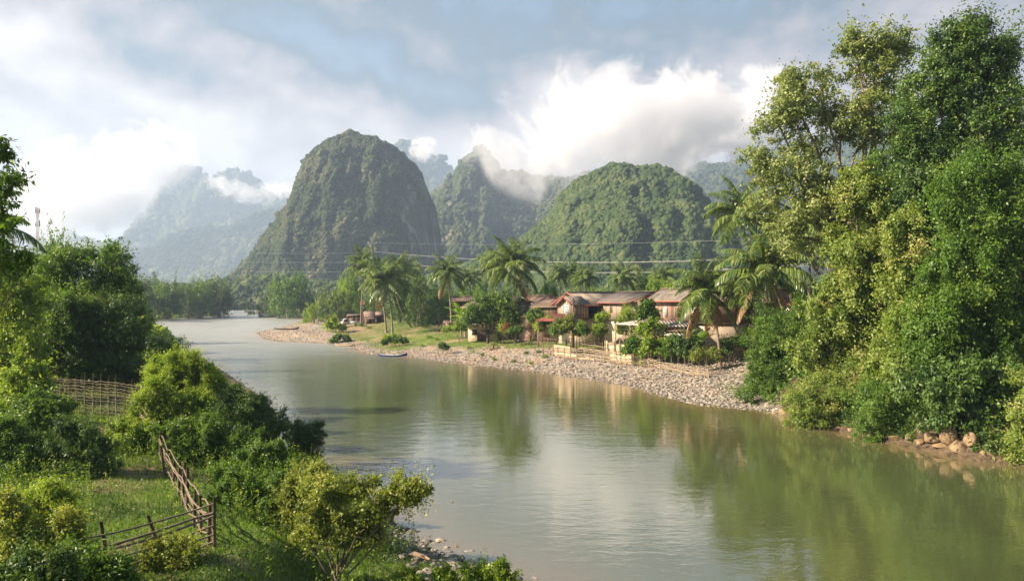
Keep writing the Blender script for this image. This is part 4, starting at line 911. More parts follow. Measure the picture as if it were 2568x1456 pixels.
# ------------------------------------------------------------------ ground cover, weeds, grass (uncountable)
def scatter(name, label, n, fx, size, asp, m, seed, hmax, upn=0.2, tall=False):
    rng = np.random.default_rng(seed); x, y, keep = fx(rng, n); x, y = x[keep], y[keep]
    z = terrain(x, y); n = len(x)
    if tall:
        h = hmax*rng.uniform(.4, 1.1, n); a = rng.uniform(0, 6.283, n); w = size
        t = np.c_[np.cos(a), np.sin(a), np.zeros(n)]; ln = rng.normal(size=(n, 3))*.35*h[:, None]; ln[:, 2] = 0
        b = np.c_[x, y, z-.02]; V = np.stack([b-t*w, b+t*w, b+ln*.4+t*w*.6+np.c_[0*h, 0*h, h*.6], b+ln+np.c_[0*h, 0*h, h]], 1).reshape(-1, 3); Q = np.arange(4*n).reshape(-1, 4)
    else:
        V, Q = kites(np.c_[x, y, z+rng.uniform(0, 1, n)**1.5*hmax], unit(rng.normal(size=(n, 3))*.6+np.array([0, 0, .7])), size, rng, asp, .4)
    r = np.clip(.45+.35*fbm(x/2, y/2, seed=seed)+rng.normal(0, .18, n), 0, 1)
    return tag(meshobj(name, V, Q, m, attrs={'rnd': np.repeat(r, 4)}), label, kind='stuff')
def left_field(rng, n):
    y = 9+rng.random(n)**1.3*46; x = rng.uniform(-.72, .05, n)*y; d, s = river_dist(x, y); return x, y, (d > .6) & (s < 0)
def left_weeds(rng, n):
    x, y, k = left_field(rng, n); px = 1283.5+FP*x/y
    den = fbm(x/2.5, y/2.5, seed=8)*.5+.5
    lawn = ((px > 150) & (px < 545) & (y > 15) & (y < 23)) | ((px > 230) & (px < 560) & (y < 32)) | ((y < 24) & (px > 480) & (px < 800))
    return x, y, k & (rng.random(n) < np.where(lawn, .06, 1)*np.clip(den*1.6-.2, 0, 1))
scatter('grass', 'short green grass on the left bank', 240000, left_field, .012, .1, L_MID, 41, .16, tall=True)
scatter('weeds', 'tangled low weeds covering the left bank', 90000, left_weeds, .10, .4, L_MID, 42, .75)
def right_field(rng, n):
    y = 62+rng.random(n)*150; x = rng.uniform(-.28, .36, n)*y; d, s = river_dist(x, y); px = 1283.5+FP*x/y
    gwl = np.interp(px, [760, 850, 900, 1000, 1060, 1380, 1930], [16, 8, 3, 4, 8, 12, 19]); c = fbm(x/4, y/4, seed=31)
    return x, y, (s > 0) & (d > gwl) & (rng.random(n) < np.clip(.75-c*1.1, 0.05, 1)) & (px > 800) & (px < 1930) & (d < 60)
scatter('grass', 'sunlit grass on the village bank', 110000, right_field, 0.035, .1, L_YEL, 43, .25, tall=True)
def far_scrub(rng, n):
    y = rng.uniform(150, 400, n); x = (rng.uniform(330, 570, n)-1283.5)*y/FP; d, s = river_dist(x, y); return x, y, (s < 0) & (d > 1) & (d < 45)
scatter('riverbank_scrub', 'low pale scrub along the far left river bank', 60000, far_scrub, .9, .5, L_YEL, 44, 1.9)
def back_thicket(rng, n):
    y = rng.uniform(172, 262, n); px = rng.uniform(860, 1900, n); x = (px-1283.5)*y/FP; d, s = river_dist(x, y); lim = np.interp(px, [860, 1000, 1100, 1900], [235, 188, 172, 165]); return x, y, (s > 0) & (y > lim)
scatter('undergrowth', 'dark thicket on the ground behind the village', 60000, back_thicket, .9, .5, L_DARK, 45, 3.2)
def left_back(rng, n):
    y = rng.uniform(60, 150, n); px = rng.uniform(-60, 380, n); x = (px-1283.5)*y/FP; d, s = river_dist(x, y); return x, y, (s < 0) & (d > .8)
scatter('undergrowth', 'thicket behind the left bank trees', 40000, left_back, .6, .5, L_MID, 46, 2.6)
def stalks(name, label, n, fx, hmin, hmax, lsize, m, seed, nlf=14, stemw=.008):
    rng = np.random.default_rng(seed); x, y, k = fx(rng, n); x, y = x[k], y[k]; n = len(x); z = terrain(x, y); h = rng.uniform(hmin, hmax, n)
    b_ = np.c_[x, y, z]; ln = rng.normal(size=(n, 3))*.22*h[:, None]; ln[:, 2] = h; Vs, Qs = [], []
    w_ = np.array([stemw, 0, 0]); S_ = np.stack([b_-w_, b_+w_, b_+ln+w_*.3, b_+ln-w_*.3], 1).reshape(-1, 3)
    t = rng.uniform(.25, 1.02, (n, nlf)); p = (b_[:, None]+ln[:, None]*t[..., None]).reshape(-1, 3)
    V, Q = kites(p, unit(rng.normal(size=(len(p), 3))*.55+np.array([0, 0, .8])), lsize, rng, .3, .25)
    V = np.concatenate([S_, V]); Q = np.arange(len(V)).reshape(-1, 4)
    r = np.concatenate([np.full(n*4, .2), np.repeat(np.repeat(rng.uniform(.2, .9, n), nlf)+rng.normal(0, .1, n*nlf), 4)])
    return tag(meshobj(name, V, Q, m, attrs={'rnd': np.clip(r, 0, 1)}), label, kind='stuff')
def stalk_left(rng, n):
    x, y, k = left_weeds(rng, n); return x, y, k
stalks('weed_stalks', 'tall leafy weed stalks all over the left bank', 9000, stalk_left, .35, 1.15, .10, L_YEL, 51)
stalks('weed_stalks', 'darker leafy stalks between the left bank shrubs', 7000, stalk_left, .3, .9, .09, L_MID, 52)
def bank_edge(rng, n):
    px = rng.uniform(2040, 2900, n); D = np.interp(px, [1930, 2100, 2300, 2450, 2567, 2900], [62.6, 53.4, 47.1, 43.7, 42.7, 38]); y = D+rng.uniform(-.2, 3, n); x = (px-1283.5)*y/FP; d, s = river_dist(x, y)
    gap = ((px > 2290) & (px < 2440)) | ((px > 1940) & (px < 2075)); return x, y, (d > .15) & (d < 2.6) & (~gap | (d > 1.6))
stalks('hanging_weeds', 'dark weeds and creepers hanging over the steep right bank edge', 5200, bank_edge, .25, .9, .2, L_DARK, 53, 12)
# ================================================================== materials for built things
def corr(name, c0, c1, c2, freq=9.0, rust=0.5):
    m, n = mat(name); oc = n.add('ShaderNodeTexCoord').outputs['Object']; x, y, z = n.sep(oc)
    wv = n.m('SINE', n.m('MULTIPLY', x, freq*2))
    st = n.noise(n.vm('MULTIPLY', oc, (1.6, .35, .35)), 1.6, 5, .7)
    sheet = n.add('ShaderNodeTexWhiteNoise', noise_dimensions='2D'); n.put(sheet.inputs['Vector'], n.combine(n.m('FLOOR', n.m('MULTIPLY', x, 1.1)), n.m('FLOOR', n.m('MULTIPLY', y, .55)), 0))
    f = n.m('ADD', n.m('MULTIPLY', st, .75), n.m('MULTIPLY', sheet.outputs[0], .3))
    c = n.ramp(f, [(.30, c0), (.52, c1), (rust+.2, c2)])
    c = n.mix(n.mr(wv, -1, 1, .0, .35), c, (0.03, 0.028, 0.025))
    n.out(n.bsdf(c, .6, .3, normal=n.bump(wv, .8, .05))); return m
R_GREY = corr('roof_fibre_cement', (.10, .085, .07), (.22, .18, .145), (.34, .28, .22), 7)
R_GREY2 = corr('roof_weathered_tile', (.09, .075, .065), (.16, .13, .11), (.24, .19, .16), 9)
R_BROWN = corr('roof_rusty_brown', (.06, .045, .038), (.14, .09, .07), (.25, .165, .125), 8)
R_RED = corr('roof_dark_red', (.10, .022, .02), (.16, .035, .03), (.24, .06, .05), 9)
R_TIN = corr('roof_tin_rusting', (.34, .33, .32), (.44, .40, .37), (.22, .09, .045), 9, .55)
R_TINR = corr('roof_tin_streaked', (.20, .17, .15), (.30, .20, .15), (.20, .08, .045), 7, .4)
def planks(name, c0, c1, c2, w=5.0):
    m, n = mat(name); oc = n.add('ShaderNodeTexCoord').outputs['Object']; x, y, z = n.sep(oc)
    u = n.m('MULTIPLY', n.m('ADD', x, y), w); fl = n.m('FLOOR', u)
    wn = n.add('ShaderNodeTexWhiteNoise', noise_dimensions='1D'); n.put(wn.inputs['W'], fl)
    g = n.noise(n.vm('MULTIPLY', oc, (9, 9, .8)), 1.5, 5, .7)
    f = n.m('ADD', n.m('MULTIPLY', wn.outputs[0], .6), n.m('MULTIPLY', g, .45))
    c = n.ramp(f, [(.2, c0), (.5, c1), (.85, c2)])
    gap = n.m('LESS_THAN', n.m('FRACT', u), .10)
    c = n.mix(n.m('MULTIPLY', gap, .85), c, (.02, .015, .012))
    n.out(n.bsdf(c, .85, .2, normal=n.bump(n.m('SUBTRACT', g, gap), .5, .02))); return m
W_PALE = planks('weathered_planks_pale', (.19, .135, .10), (.33, .25, .19), (.46, .36, .285))
W_RED = planks('weathered_planks_reddish', (.12, .075, .055), (.24, .15, .115), (.35, .24, .19))
W_DARK = planks('weathered_planks_dark', (.05, .03, .022), (.11, .07, .05), (.20, .14, .10))
PLASTER = simple('plaster_cream', (.46, .36, .26), (.60, .49, .37), 1.2)
PINK = simple('plaster_pink', (.42, .27, .20), (.52, .35, .27), 1.2)
WHITE = simple('painted_white', (.62, .60, .56), (.76, .74, .70), 2)
RED = simple('painted_red_boards', (.20, .075, .055), (.30, .12, .09), 3)
DARK = simple('dark_opening', (.012, .011, .010), (.02, .018, .016), 2)
WOOD = simple('grey_wood', (.12, .09, .065), (.26, .20, .15), 5, stretch=(1, 1, .3))
WOODD = simple('old_dark_wood', (.05, .038, .028), (.15, .11, .08), 6)
BAMBOO = simple('dry_bamboo', (.22, .17, .115), (.39, .32, .23), 7, rough=.5)
BAMD = simple('weathered_bamboo', (.085, .062, .045), (.24, .185, .14), 8, rough=.6)
def woven(name, c0, c1, s=14):
    m, n = mat(name); oc = n.add('ShaderNodeTexCoord').outputs['Object']; x, y, z = n.sep(oc)
    w1 = n.m('SINE', n.m('MULTIPLY', z, s*3)); w2 = n.m('SINE', n.m('MULTIPLY', n.m('ADD', x, y), s*1.5))
    f = n.m('ADD', n.m('MULTIPLY', n.m('MULTIPLY', w1, w2), .25), n.noise(oc, 3, 4, .7))
    n.out(n.bsdf(n.ramp(f, [(.25, c0), (.75, c1)]), .7, .2, normal=n.bump(f, .6, .02))); return m
WEAVE = woven('woven_bamboo', (.30, .20, .12), (.66, .50, .33))
ROCKM = simple('river_boulder', (.12, .085, .05), (.33, .235, .14), 1.6, bump=1.0, dist=.12)
STONE, n = mat('river_stone')
n.out(n.bsdf(n.ramp(n.attr('rnd').outputs['Fac'], [(0, (.08, .075, .07)), (.35, (.155, .14, .12)), (.7, (.26, .225, .185)), (1, (.40, .35, .29))]), .85, .3))
DIRT = simple('packed_earth', (.14, .10, .07), (.26, .19, .13), 2)
GLASS = simple('window_glass', (.03, .035, .04), (.05, .055, .06), 2, rough=.1, spec=.6)
# ================================================================== houses
def house(name, label, x, y, a, L, h, zr, ze, zf, g=None, roof=R_GREY, up=W_PALE, low=PLASTER, fas=RED, ov=.55, endov=.45, front_in=0.0, wins=(), doors=(), rail=False, name_roof='roof', lower=True):
    """(x,y) start of the ridge, a ridge direction, L ridge length, h half width; local -Y faces the river"""
    gzv = gz(x+L/2*math.cos(rad(a)), y+L/2*math.sin(rad(a))) if g is None else g
    root = empty(name, (x, y, gzv), label, 'house', None, rad(a))
    ZR, ZE, ZF = zr-gzv, ze-gzv, zf-gzv; s = (ZR-ZE)/h
    t = .09
    mb = MB()
    mb.slab((0, -h, ZE), (L, -h, ZE), (L, 0, ZR), (0, 0, ZR), t)
    mb.slab((L, h, ZE), (0, h, ZE), (0, 0, ZR), (L, 0, ZR), t)
    rf = mb.build(name_roof, roof, root)
    mb = MB(); mb.box((L/2, 0, ZR+.05), (L+.04, .34, .09)); mb.build('ridge_cap', roof, rf)
    mb = MB()
    for xx in (-.03, L+.03):
        for sg in (-1, 1):
            A = np.array((xx, sg*(h+.02), ZE-.02)); B = np.array((xx, 0, ZR-.0)); mb.slab(A+(-.02, 0, .02), A+(.02, 0, .02), B+(.02, 0, .02), B+(-.02, 0, .02), .16) if sg < 0 else mb.slab(A+(.02, 0, .02), A+(-.02, 0, .02), B+(-.02, 0, .02), B+(.02, 0, .02), .16)
    for sg in (-1, 1): mb.box((L/2, sg*(h+.03), ZE-.06), (L+.1, .04, .15))
    mb.build('fascia_board', fas, rf)
    yw = h-ov; zt = ZR-s*yw-t-.05; fy = -yw+front_in
    mb = MB(); mb.prism([(fy, ZF), (yw, ZF), (yw, zt), (0, ZR-t-.05), (fy, ZR+s*fy-t-.05)], 0, endov, L-endov)
    uw = mb.build('upper_wall', up, root)
    if lower:
        mb = MB(); mb.box((L/2, .1, ZF/2-.15), (L-2*endov-.3, 2*yw-.4, ZF+.3-.006)); lw = mb.build('lower_wall', low, root)
    mb = MB(); mb.box((L/2, 0, ZF-.07), (L-2*endov+.12, 2*yw+.12, .14)); mb.build('floor_beam', WOODD, root)
    for (face, p, zc, w_, hh, kind) in wins:
        z_ = zc-gzv; lowr = z_ < ZF
        fyy = (-(yw-.1)+.0) if lowr else fy
        if face == 'f': c = (p, fyy, z_); d = (w_, .10, hh); di = (w_*.8, .13, hh*.84)
        elif face == 'l': c = (endov+(.15 if lowr else 0), p, z_); d = (.10, w_, hh); di = (.13, w_*.8, hh*.84)
        else: c = (L-endov-(.15 if lowr else 0), p, z_); d = (.10, w_, hh); di = (.13, w_*.8, hh*.84)
        mb = MB(); mb.box(c, d); fr = mb.build('door' if kind == 'door' else 'window', {'white': WHITE, 'wood': WOOD, 'door': WOOD, 'dark': WOODD}[kind], root)
        mb = MB(); mb.box(c, di); mb.build('panel' if kind == 'door' else 'pane', {'white': GLASS, 'wood': W_DARK, 'door': PLASTER, 'dark': DARK}[kind], fr)
        if kind == 'white':
            mb = MB()
            for q in (-.25, 0, .25): mb.box((c[0]+(q*w_ if face == 'f' else 0), c[1]+(q*w_ if face != 'f' else 0), z_), (.05 if face == 'f' else .16, .16 if face == 'f' else .05, hh*.84)); 
            for q in (-.25, .02, .28): mb.box((c[0], c[1], z_+q*hh), (w_*.8 if face == 'f' else .165, .165 if face == 'f' else w_*.8, .05))
            mb.build('lattice', WHITE, fr)
    if rail:
        x0, x1 = rail; yy = -yw; n_ = int((x1-x0)/.16)
        mb = MB()
        for q in np.linspace(x0, x1, n_): mb.box((q, yy, ZF+.42), (.035, .035, .72))
        mb.box(((x0+x1)/2, yy, ZF+.82), (x1-x0, .09, .08)); mb.box(((x0+x1)/2, yy, ZF+.08), (x1-x0, .07, .06)); mb.build('railing', WOOD, root)
        mb = MB(); mb.box(((x0+x1)/2, (yy+fy)/2, ZF+.02), (x1-x0+.2, abs(fy-yy)+.2, .1)); mb.build('balcony_floor', WOODD, root)
        for q in np.linspace(x0, x1, 4):
            mb = MB(); mb.box((q, yy+.02, (ZE+ZF)/2-.05), (.12, .12, ZE-ZF-.15)); mb.build('post', WOOD, root)
            mb = MB(); mb.box((q, yy+.02, ZF/2-.1), (.16, .16, ZF-.1)); mb.build('post', WHITE, root)
    return root, gzv
hA, gA = house('wooden_house', 'gabled wooden house with red trimmed corrugated roof and a dark balcony veranda', 7.68, 112, 34.6, 9.6, 3.65, 9.56, 7.75, 6.0, roof=R_GREY, up=W_RED, low=PLASTER, front_in=2.0, endov=.7,
      wins=[('f', 6.6, 4.6, 1.9, 2.2, 'door'), ('f', 3.4, 7.0, 1.2, 1.4, 'dark'), ('f', 7.0, 7.0, 1.2, 1.4, 'dark')], rail=(3.2, 9.0))
def sub_gable(root, name, x0, y0, w_, dep, zb, zt, zr, up, roof, fas, win=True):
    """small gable bay on the left end of a house, in its frame"""
    mb = MB(); mb.prism([(y0-w_/2, zb), (y0+w_/2, zb), (y0+w_/2, zt), (y0, zr-.15), (y0-w_/2, zt)], 0, x0, x0+dep); b = mb.build(name, up, root)
    s = (zr-zt)/(w_/2); e = w_/2+.35
    mb = MB(); mb.slab((x0-.5, y0-e, zr-s*e+.05), (x0+dep, y0-e, zr-s*e+.05), (x0+dep, y0, zr+.05), (x0-.5, y0, zr+.05), .08); mb.slab((x0+dep, y0+e, zr-s*e+.05), (x0-.5, y0+e, zr-s*e+.05), (x0-.5, y0, zr+.05), (x0+dep, y0, zr+.05), .08); mb.build('roof', roof, b)
    mb = MB()
    for sg in (-1, 1):
        A = np.array((x0-.53, y0+sg*e, zr-s*e+.06)); B = np.array((x0-.53, y0, zr+.06)); q = [A+(-.02, 0, 0), A+(.02, 0, 0), B+(.02, 0, 0), B+(-.02, 0, 0)]
        mb.slab(*(q if sg < 0 else [q[1], q[0], q[3], q[2]]), .2)
    mb.build('fascia_board', fas, b)
    if win:
        mb = MB(); mb.box((x0, y0-.1, (zb+zt)/2+.15), (.08, .95, 1.15)); mb.build('window', WHITE, b)
        mb = MB()
        for i in range(3):
            for j in range(4): mb.box((x0-.03, y0-.1+(j-1.5)*.2, (zb+zt)/2+.15+(i-1)*.34), (.06, .12, .22))
        mb.build('pane', GLASS, b)
    return b
sub_gable(hA, 'gable_bay', -1.6, -1.9, 3.1, 2.6, 6.0-gA, 8.0-gA, 8.95-gA, W_PALE, R_GREY, RED)
mb = MB(); iv = Matrix.Rotation(-rad(34.6), 4, 'Z')@Matrix.Translation((-7.68, -112, -gA))
def loc_(p): return tuple(iv@Vector(p))
mb.slab(loc_(P(1343, 803, 105.0)), loc_(P(1440, 806, 103.0)), loc_(P(1462, 787, 106.5)), loc_(P(1386, 786, 108.5)), .07); pr_ = mb.build('porch_roof', R_RED, hA)
for q in ((1350, 105.2), (1395, 104.4), (1436, 103.6)):
    mb = MB(); c = loc_(P(q[0], 804, q[1])); mb.box((c[0], c[1], (c[2])/2-.05), (.11, .11, c[2]-.02)); mb.build('post', WOOD, hA)
hB, gB = house('wooden_house', 'pale plank house with low brown roof, second from the right of the three big ones', 15.05, 115, -66, 9.8, 4.5, 9.58, 8.12, 5.9, roof=R_GREY2, up=W_PALE, low=PLASTER, wins=[('f', 2.2, 7.2, .8, 1.0, 'wood'), ('f', 5.0, 7.2, .8, 1.0, 'wood'), ('f', 8.2, 7.4, .7, .9, 'wood'), ('f', 7.0, 4.6, 1.2, 1.2, 'dark')])
hC, gC = house('wooden_house', 'long reddish plank house with ridged grey roof behind the near palm', 18.67, 100, -38, 11.5, 4.5, 9.9, 8.42, 5.95, roof=R_GREY, up=W_RED, low=PLASTER, wins=[('f', 2.6, 7.1, .5, 1.2, 'white'), ('f', 6.2, 7.1, .5, 1.2, 'white'), ('f', 4.3, 7.1, 1.1, 1.2, 'wood')])
house('wooden_house', 'brown rusty roofed house squeezed left of the veranda house', 5.2, 123, -50, 6.0, 3.2, 8.75, 7.45, 5.9, roof=R_BROWN, up=W_DARK, low=W_DARK, fas=WOOD, wins=[('f', 2.0, 6.7, .6, .9, 'dark')])
house('wooden_house', 'dark plank house with small brown gable and blue grey verge', -.05, 135.8, -75, 6, 2.3, 8.84, 8.0, 5.8, roof=R_BROWN, up=W_RED, low=W_DARK, fas=simple('faded_blue_trim', (.16, .2, .22), (.24, .28, .3)), wins=[('r', .3, 7.0, .5, 1.1, 'white')])
house('wooden_house', 'wide dark gable house directly behind the spreading tree', -4.8, 135.5, -70, 8, 4.1, 8.95, 7.15, 5.8, roof=R_BROWN, up=W_DARK, low=W_DARK, fas=WOOD, wins=[('r', 1.4, 6.7, .6, 1.0, 'dark')])
house('plaster_house', 'tiny pink walled house with small rusty gable roof', 1.4, 126, -62, 4.0, 1.5, 6.6, 5.9, 4.2, roof=R_BROWN, up=PINK, low=PINK, fas=RED, wins=[('r', 0, 5.3, .5, .8, 'wood')])
house('distant_house', 'house with streaked rusty roof rising behind the small dark gable', 3.0, 143, -48, 6, 3.2, 9.1, 7.6, 6, roof=R_BROWN, up=W_RED, low=W_DARK, fas=WOOD)
house('distant_house', 'long low rusty roofed house behind the banana plant', -12, 158, 4, 7, 3, 8.9, 8.1, 6, roof=R_BROWN, up=W_DARK, low=W_DARK, fas=WOOD)
house('distant_house', 'stilted house with faded red roof behind the leftmost palms', -44, 232, 5, 4.6, 3, 7.6, 6.7, 5.2, roof=R_RED, up=W_DARK, low=W_DARK, fas=RED)
house('plaster_house', 'pinkish two storey house with wooden upper floor half hidden by the largest palm', 24.3, 96.5, -14, 8.5, 3.6, 9.75, 8.3, 6.05, roof=R_BROWN, up=W_DARK, low=PINK, fas=WOOD, wins=[('f', 2.3, 4.9, .9, .8, 'dark'), ('f', 3.9, 4.9, .9, .8, 'dark'), ('f', 5.5, 4.9, .9, .8, 'dark')])
house('plaster_house', 'whitewashed house with bright red tin roof beside the vines', 37.5, 112, -10, 5.2, 3, 8.9, 7.85, 5.2, roof=R_RED, up=WHITE, low=W_DARK, fas=RED)
house('distant_house', 'dark roofed building on the left skyline below the radio mast', -76, 122, 3, 6, 3, 14.6, 13.6, 11.5, roof=R_BROWN, up=W_DARK, low=PLASTER, fas=WOOD)
# plain plaster ground-floor house behind the spreading tree
gx0, gy0, gz0 = G(1216, 130); rt = empty('plaster_house', (gx0, gy0, gz0), 'cream plaster house with flat roof and balcony posts behind the spreading tree', 'house', None, rad(-12))
mb = MB(); mb.box((0, 0, 1.15), (4.6, 4, 2.7)); mb.build('wall', PLASTER, rt)
mb = MB(); mb.box((-.4, -.3, 2.62), (5.8, 4.8, .22)); mb.box((-3.0, -2.3, 2.95), (1.6, .08, .45)); mb.build('balcony_slab', WHITE, rt)
for q in (-3.0, -2.2): mb = MB(); mb.box((q, -2.3, 3.6), (.14, .14, 1.7)); mb.build('post', WHITE, rt)
for q in (-1.2, .9): 
    mb = MB(); mb.box((q, -2.0, 1.3), (.95, .1, .9)); wn_ = mb.build('window', WOOD, rt); mb = MB(); mb.box((q, -2.0, 1.3), (.75, .13, .7)); mb.build('pane', DARK, wn_)
# ------------------------------------------------------------------ lean-to and sheds
def shed(name, label, pts, mroof, post=WOOD, wall=None, thick=.06, cat='shed', full=False):
    """pts: fl, fr, br, bl roof corners in world"""
    pts = [np.array(p) for p in pts]; c = sum(pts)/4; g = gz(c[0], c[1]); b = np.array((c[0], c[1], g)); root = empty(name, tuple(b), label, cat)
    L = [p-b for p in pts]; mb = MB(); mb.slab(*L, thick); r = mb.build('roof', mroof, root)
    for p in L:
        q = p*np.array((.93, .93, 1)); mb = MB(); mb.box((q[0], q[1], (q[2]-.08)/2-.1), (.11, .11, q[2]-.0)); mb.build('post', post, root)
    if full:
        q = [p*np.array((.88, .88, 1))-(0, 0, thick+.02) for p in L]; mb = MB(); mb.add([k*(1, 1, 0)-(0, 0, .2) for k in q]+q, [(0, 1, 5, 4), (1, 2, 6, 5), (2, 3, 7, 6), (3, 0, 4, 7), (4, 5, 6, 7)]); mb.build('wall', wall, root); f0, f1 = q[0], q[1]; m_ = (f0+f1)/2; mb = MB(); mb.box((m_[0], m_[1]-.02, m_[2]*.42), (.8, .08, m_[2]*.8)); mb.build('door', DARK, root)
    elif wall:
        A, B = L[3]*(.9, .9, 1), L[2]*(.9, .9, 1); mb = MB(); d = B-A; n_ = np.array((-d[1], d[0], 0))/np.hypot(d[0], d[1])*.05
        mb.add([A*(1, 1, 0)-n_, B*(1, 1, 0)-n_, B-n_-(0, 0, .12), A-n_-(0, 0, .12), A*(1, 1, 0)+n_, B*(1, 1, 0)+n_, B+n_-(0, 0, .12), A+n_-(0, 0, .12)], [(0, 1, 2, 3), (5, 4, 7, 6), (1, 5, 6, 2), (4, 0, 3, 7), (3, 2, 6, 7)]); mb.build('wall', wall, root)
    return root
shed('lean_to_shelter', 'wide tin roofed lean-to on wooden posts in front of the long reddish house', [P(1535, 812, 97), P(1720, 819, 90), P(1736, 799, 94), P(1637, 796, 100)], R_TIN, wall=W_DARK, cat='shelter')
shed('tin_shed', 'low shed with patched rusty sheets under the tin lean-to', [P(1549, 848, 94.5), P(1668, 850, 91), P(1676, 837, 93.5), P(1585, 836, 97)], R_BROWN, wall=W_DARK)
shed('tin_shed', 'low shed with shiny grey sheet right of the patched one', [P(1664, 840, 90), P(1714, 841, 88), P(1716, 831, 90), P(1668, 830, 92)], R_TIN, wall=W_DARK)
shed('tin_shed', 'shed with reddish rusty sheet just below the lean-to edge', [P(1662, 829, 91), P(1718, 831, 89), P(1722, 822, 91), P(1668, 822, 93)], R_BROWN, wall=W_DARK)
shed('tin_shed', 'tiny brown roofed coop behind the right end of the bamboo fence', [P(1573, 861, 93.5), P(1598, 862, 92.5), P(1601, 852, 94.5), P(1577, 852, 95.5)], R_BROWN, wall=W_DARK)
shed('tin_shed', 'larger shack with rust streaked tin roof beside the leaning palms', [P(912, 793, 183), P(943, 794, 183), P(941, 780, 188), P(910, 780, 188)], R_TINR, wall=W_RED, full=True)
shed('tin_shed', 'lower shack with plain tin roof behind the leaning palm trunks', [P(941, 789, 184), P(964, 789, 184), P(961, 781, 188), P(939, 781, 188)], R_TINR, wall=W_RED, full=True)
shed('tin_shed', 'rusty awning on the front of the rust streaked shack', [P(919, 799, 181.5), P(944, 799, 181.5), P(944, 795, 182.8), P(920, 795, 182.8)], R_BROWN)
shed('plank_shed', 'dark plank shed with slanting roof behind the parked truck', [P(868, 792, 188), P(908, 789, 187), P(909, 786, 192), P(870, 787, 193)], R_BROWN, wall=W_DARK, full=True)
shed('plank_shed', 'small open hut with rusty roof beside the lone palm trunk', [P(1110, 809, 150), P(1143, 809, 149), P(1139, 802, 153), P(1112, 802, 154)], R_BROWN, wall=W_DARK)
shed('garden_trellis', 'flat trellis overgrown with leaves below the pink house', [P(1800, 858, 88), P(1868, 856, 87), P(1872, 848, 90), P(1806, 850, 91)], W_DARK, cat='trellis')
# walls of the two shacks
for lb, px0, px1, D in (('plank front wall of the rust streaked shack', 914, 941, 183.5),):
    pass
# ------------------------------------------------------------------ fences
def fence(name, label, pts, hts, nrail, mrail, mpost, rp=.035, rr=.022, lean=.12, seed=0, over=.0, zig=.05, rail_lo=.15, cat='fence', panels=(), pm=None):
    """pts: plan points of the posts; hts: post heights"""
    rng = np.random.default_rng(seed); pts = np.array(pts, float); z = terrain(pts[:, 0], pts[:, 1]); n = len(pts); hts = np.broadcast_to(hts, n)
    b = np.array((pts[0, 0], pts[0, 1], z[0])); root = empty(name, tuple(b), label, cat); B = np.c_[pts, z]-b
    for i in range(n):
        mb = MB(); t = B[i]+np.array([rng.normal()*lean*hts[i], rng.normal()*lean*hts[i]*.5, hts[i]*rng.uniform(1, 1.18)])
        mb.tube([B[i]-(0, 0, .25), (B[i]+t)/2+rng.normal(size=3)*.02, t], [rp*1.1, rp, rp*.8], 6); mb.build('post', mpost, root, smooth=True)
    for k in range(nrail):
        f = rail_lo+(1-rail_lo)*k/max(1, nrail-1); f = min(f, .97)
        i0, i1 = 0, n-1
        ii = np.linspace(i0, i1, (i1-i0)*2+1); q = np.stack([np.interp(ii, range(n), B[:, j]) for j in range(3)], 1); hh = np.full(len(ii), float(np.percentile(hts, 25)))
        q[:, 2] += hh*f+rng.normal(size=len(ii))*zig*.5+rng.normal()*zig; off = rng.choice([-1, 1])*(rp+rr); q[:, 1] -= abs(off) if k % 2 else -abs(off)
        mb = MB(); mb.tube(q, rr*rng.uniform(.8, 1.25), 6); mb.build('rail', mrail, root, smooth=True)
    for (i, j, z0, z1) in panels:
        A, Bq = B[i].copy(), B[j].copy(); A[1] += .09; Bq[1] += .09
        mb = MB(); mm = 10; V = []
        for s_ in np.linspace(0, 1, mm):
            c = A*(1-s_)+Bq*s_
            for dy in (0, .03): V += [c+(0, dy, z0), c+(0, dy, z1)]
        V = np.array(V); F = []
        for s_ in range(mm-1):
            o = s_*4; F += [(o, o+4, o+5, o+1), (o+6, o+2, o+3, o+7), (o+1, o+5, o+7, o+3), (o, o+2, o+6, o+4)]
        mb.add(V, F); mb.build('woven_panel', pm or WEAVE, root)
    return root
def line(p0, p1, xs):  # plan points along photo columns with interpolated distance
    return [((px-1283.5)*D/FP, D) for px in xs for D in [p0[1]+(p1[1]-p0[1])*(px-p0[0])/(p1[0]-p0[0])]]
X2 = lambda v: 1378.8+v*.19524
xs = [X2(v) for v in (40, 100, 182, 262, 345, 435, 497, 562, 605, 655, 693, 765, 855, 905, 970, 1045)]
fence('bamboo_fence', 'sunlit bamboo fence with woven panels along the top of the gravel bank', line((X2(40), 104), (X2(1045), 92), xs), [2.2, 1.3, 1.3, 1.4, 1.7, 1.4, 1.5, 1.5, 1.5, 1.5, 1.6, 1.5, 1.5, 1.5, 1.6, 1.8], 7, BAMBOO, BAMBOO, .045, .035, .03, 1,
      panels=[(0, 3, .75, 1.55), (11, 15, .1, 1.35), (4, 7, .1, .45), (0, 4, .1, .7)])
xs = [X2(v) for v in (205, 262, 345, 375, 470, 520, 580, 655, 693, 740)]
fence('bamboo_fence', 'taller thin bamboo poles standing behind the woven panels', line((X2(205), 106), (X2(740), 98.5), xs), [1.3, 1.5, 2.8, 2.6, 2.6, 1.4, 2.1, 1.6, 2.3, 1.7], 2, BAMBOO, BAMD, .04, .03, .04, 2, rail_lo=.6)
fence('bamboo_fence', 'detached woven bamboo screen behind the right half of the bamboo fence', line((1515, 99), (1575, 96), [1516, 1523, 1540, 1556, 1573]), [2.6, 1.9, 1.9, 1.9, 1.9], 4, BAMBOO, BAMBOO, .04, .03, .02, 3, panels=[(0, 1, .4, 2.3), (1, 4, .7, 1.85)])
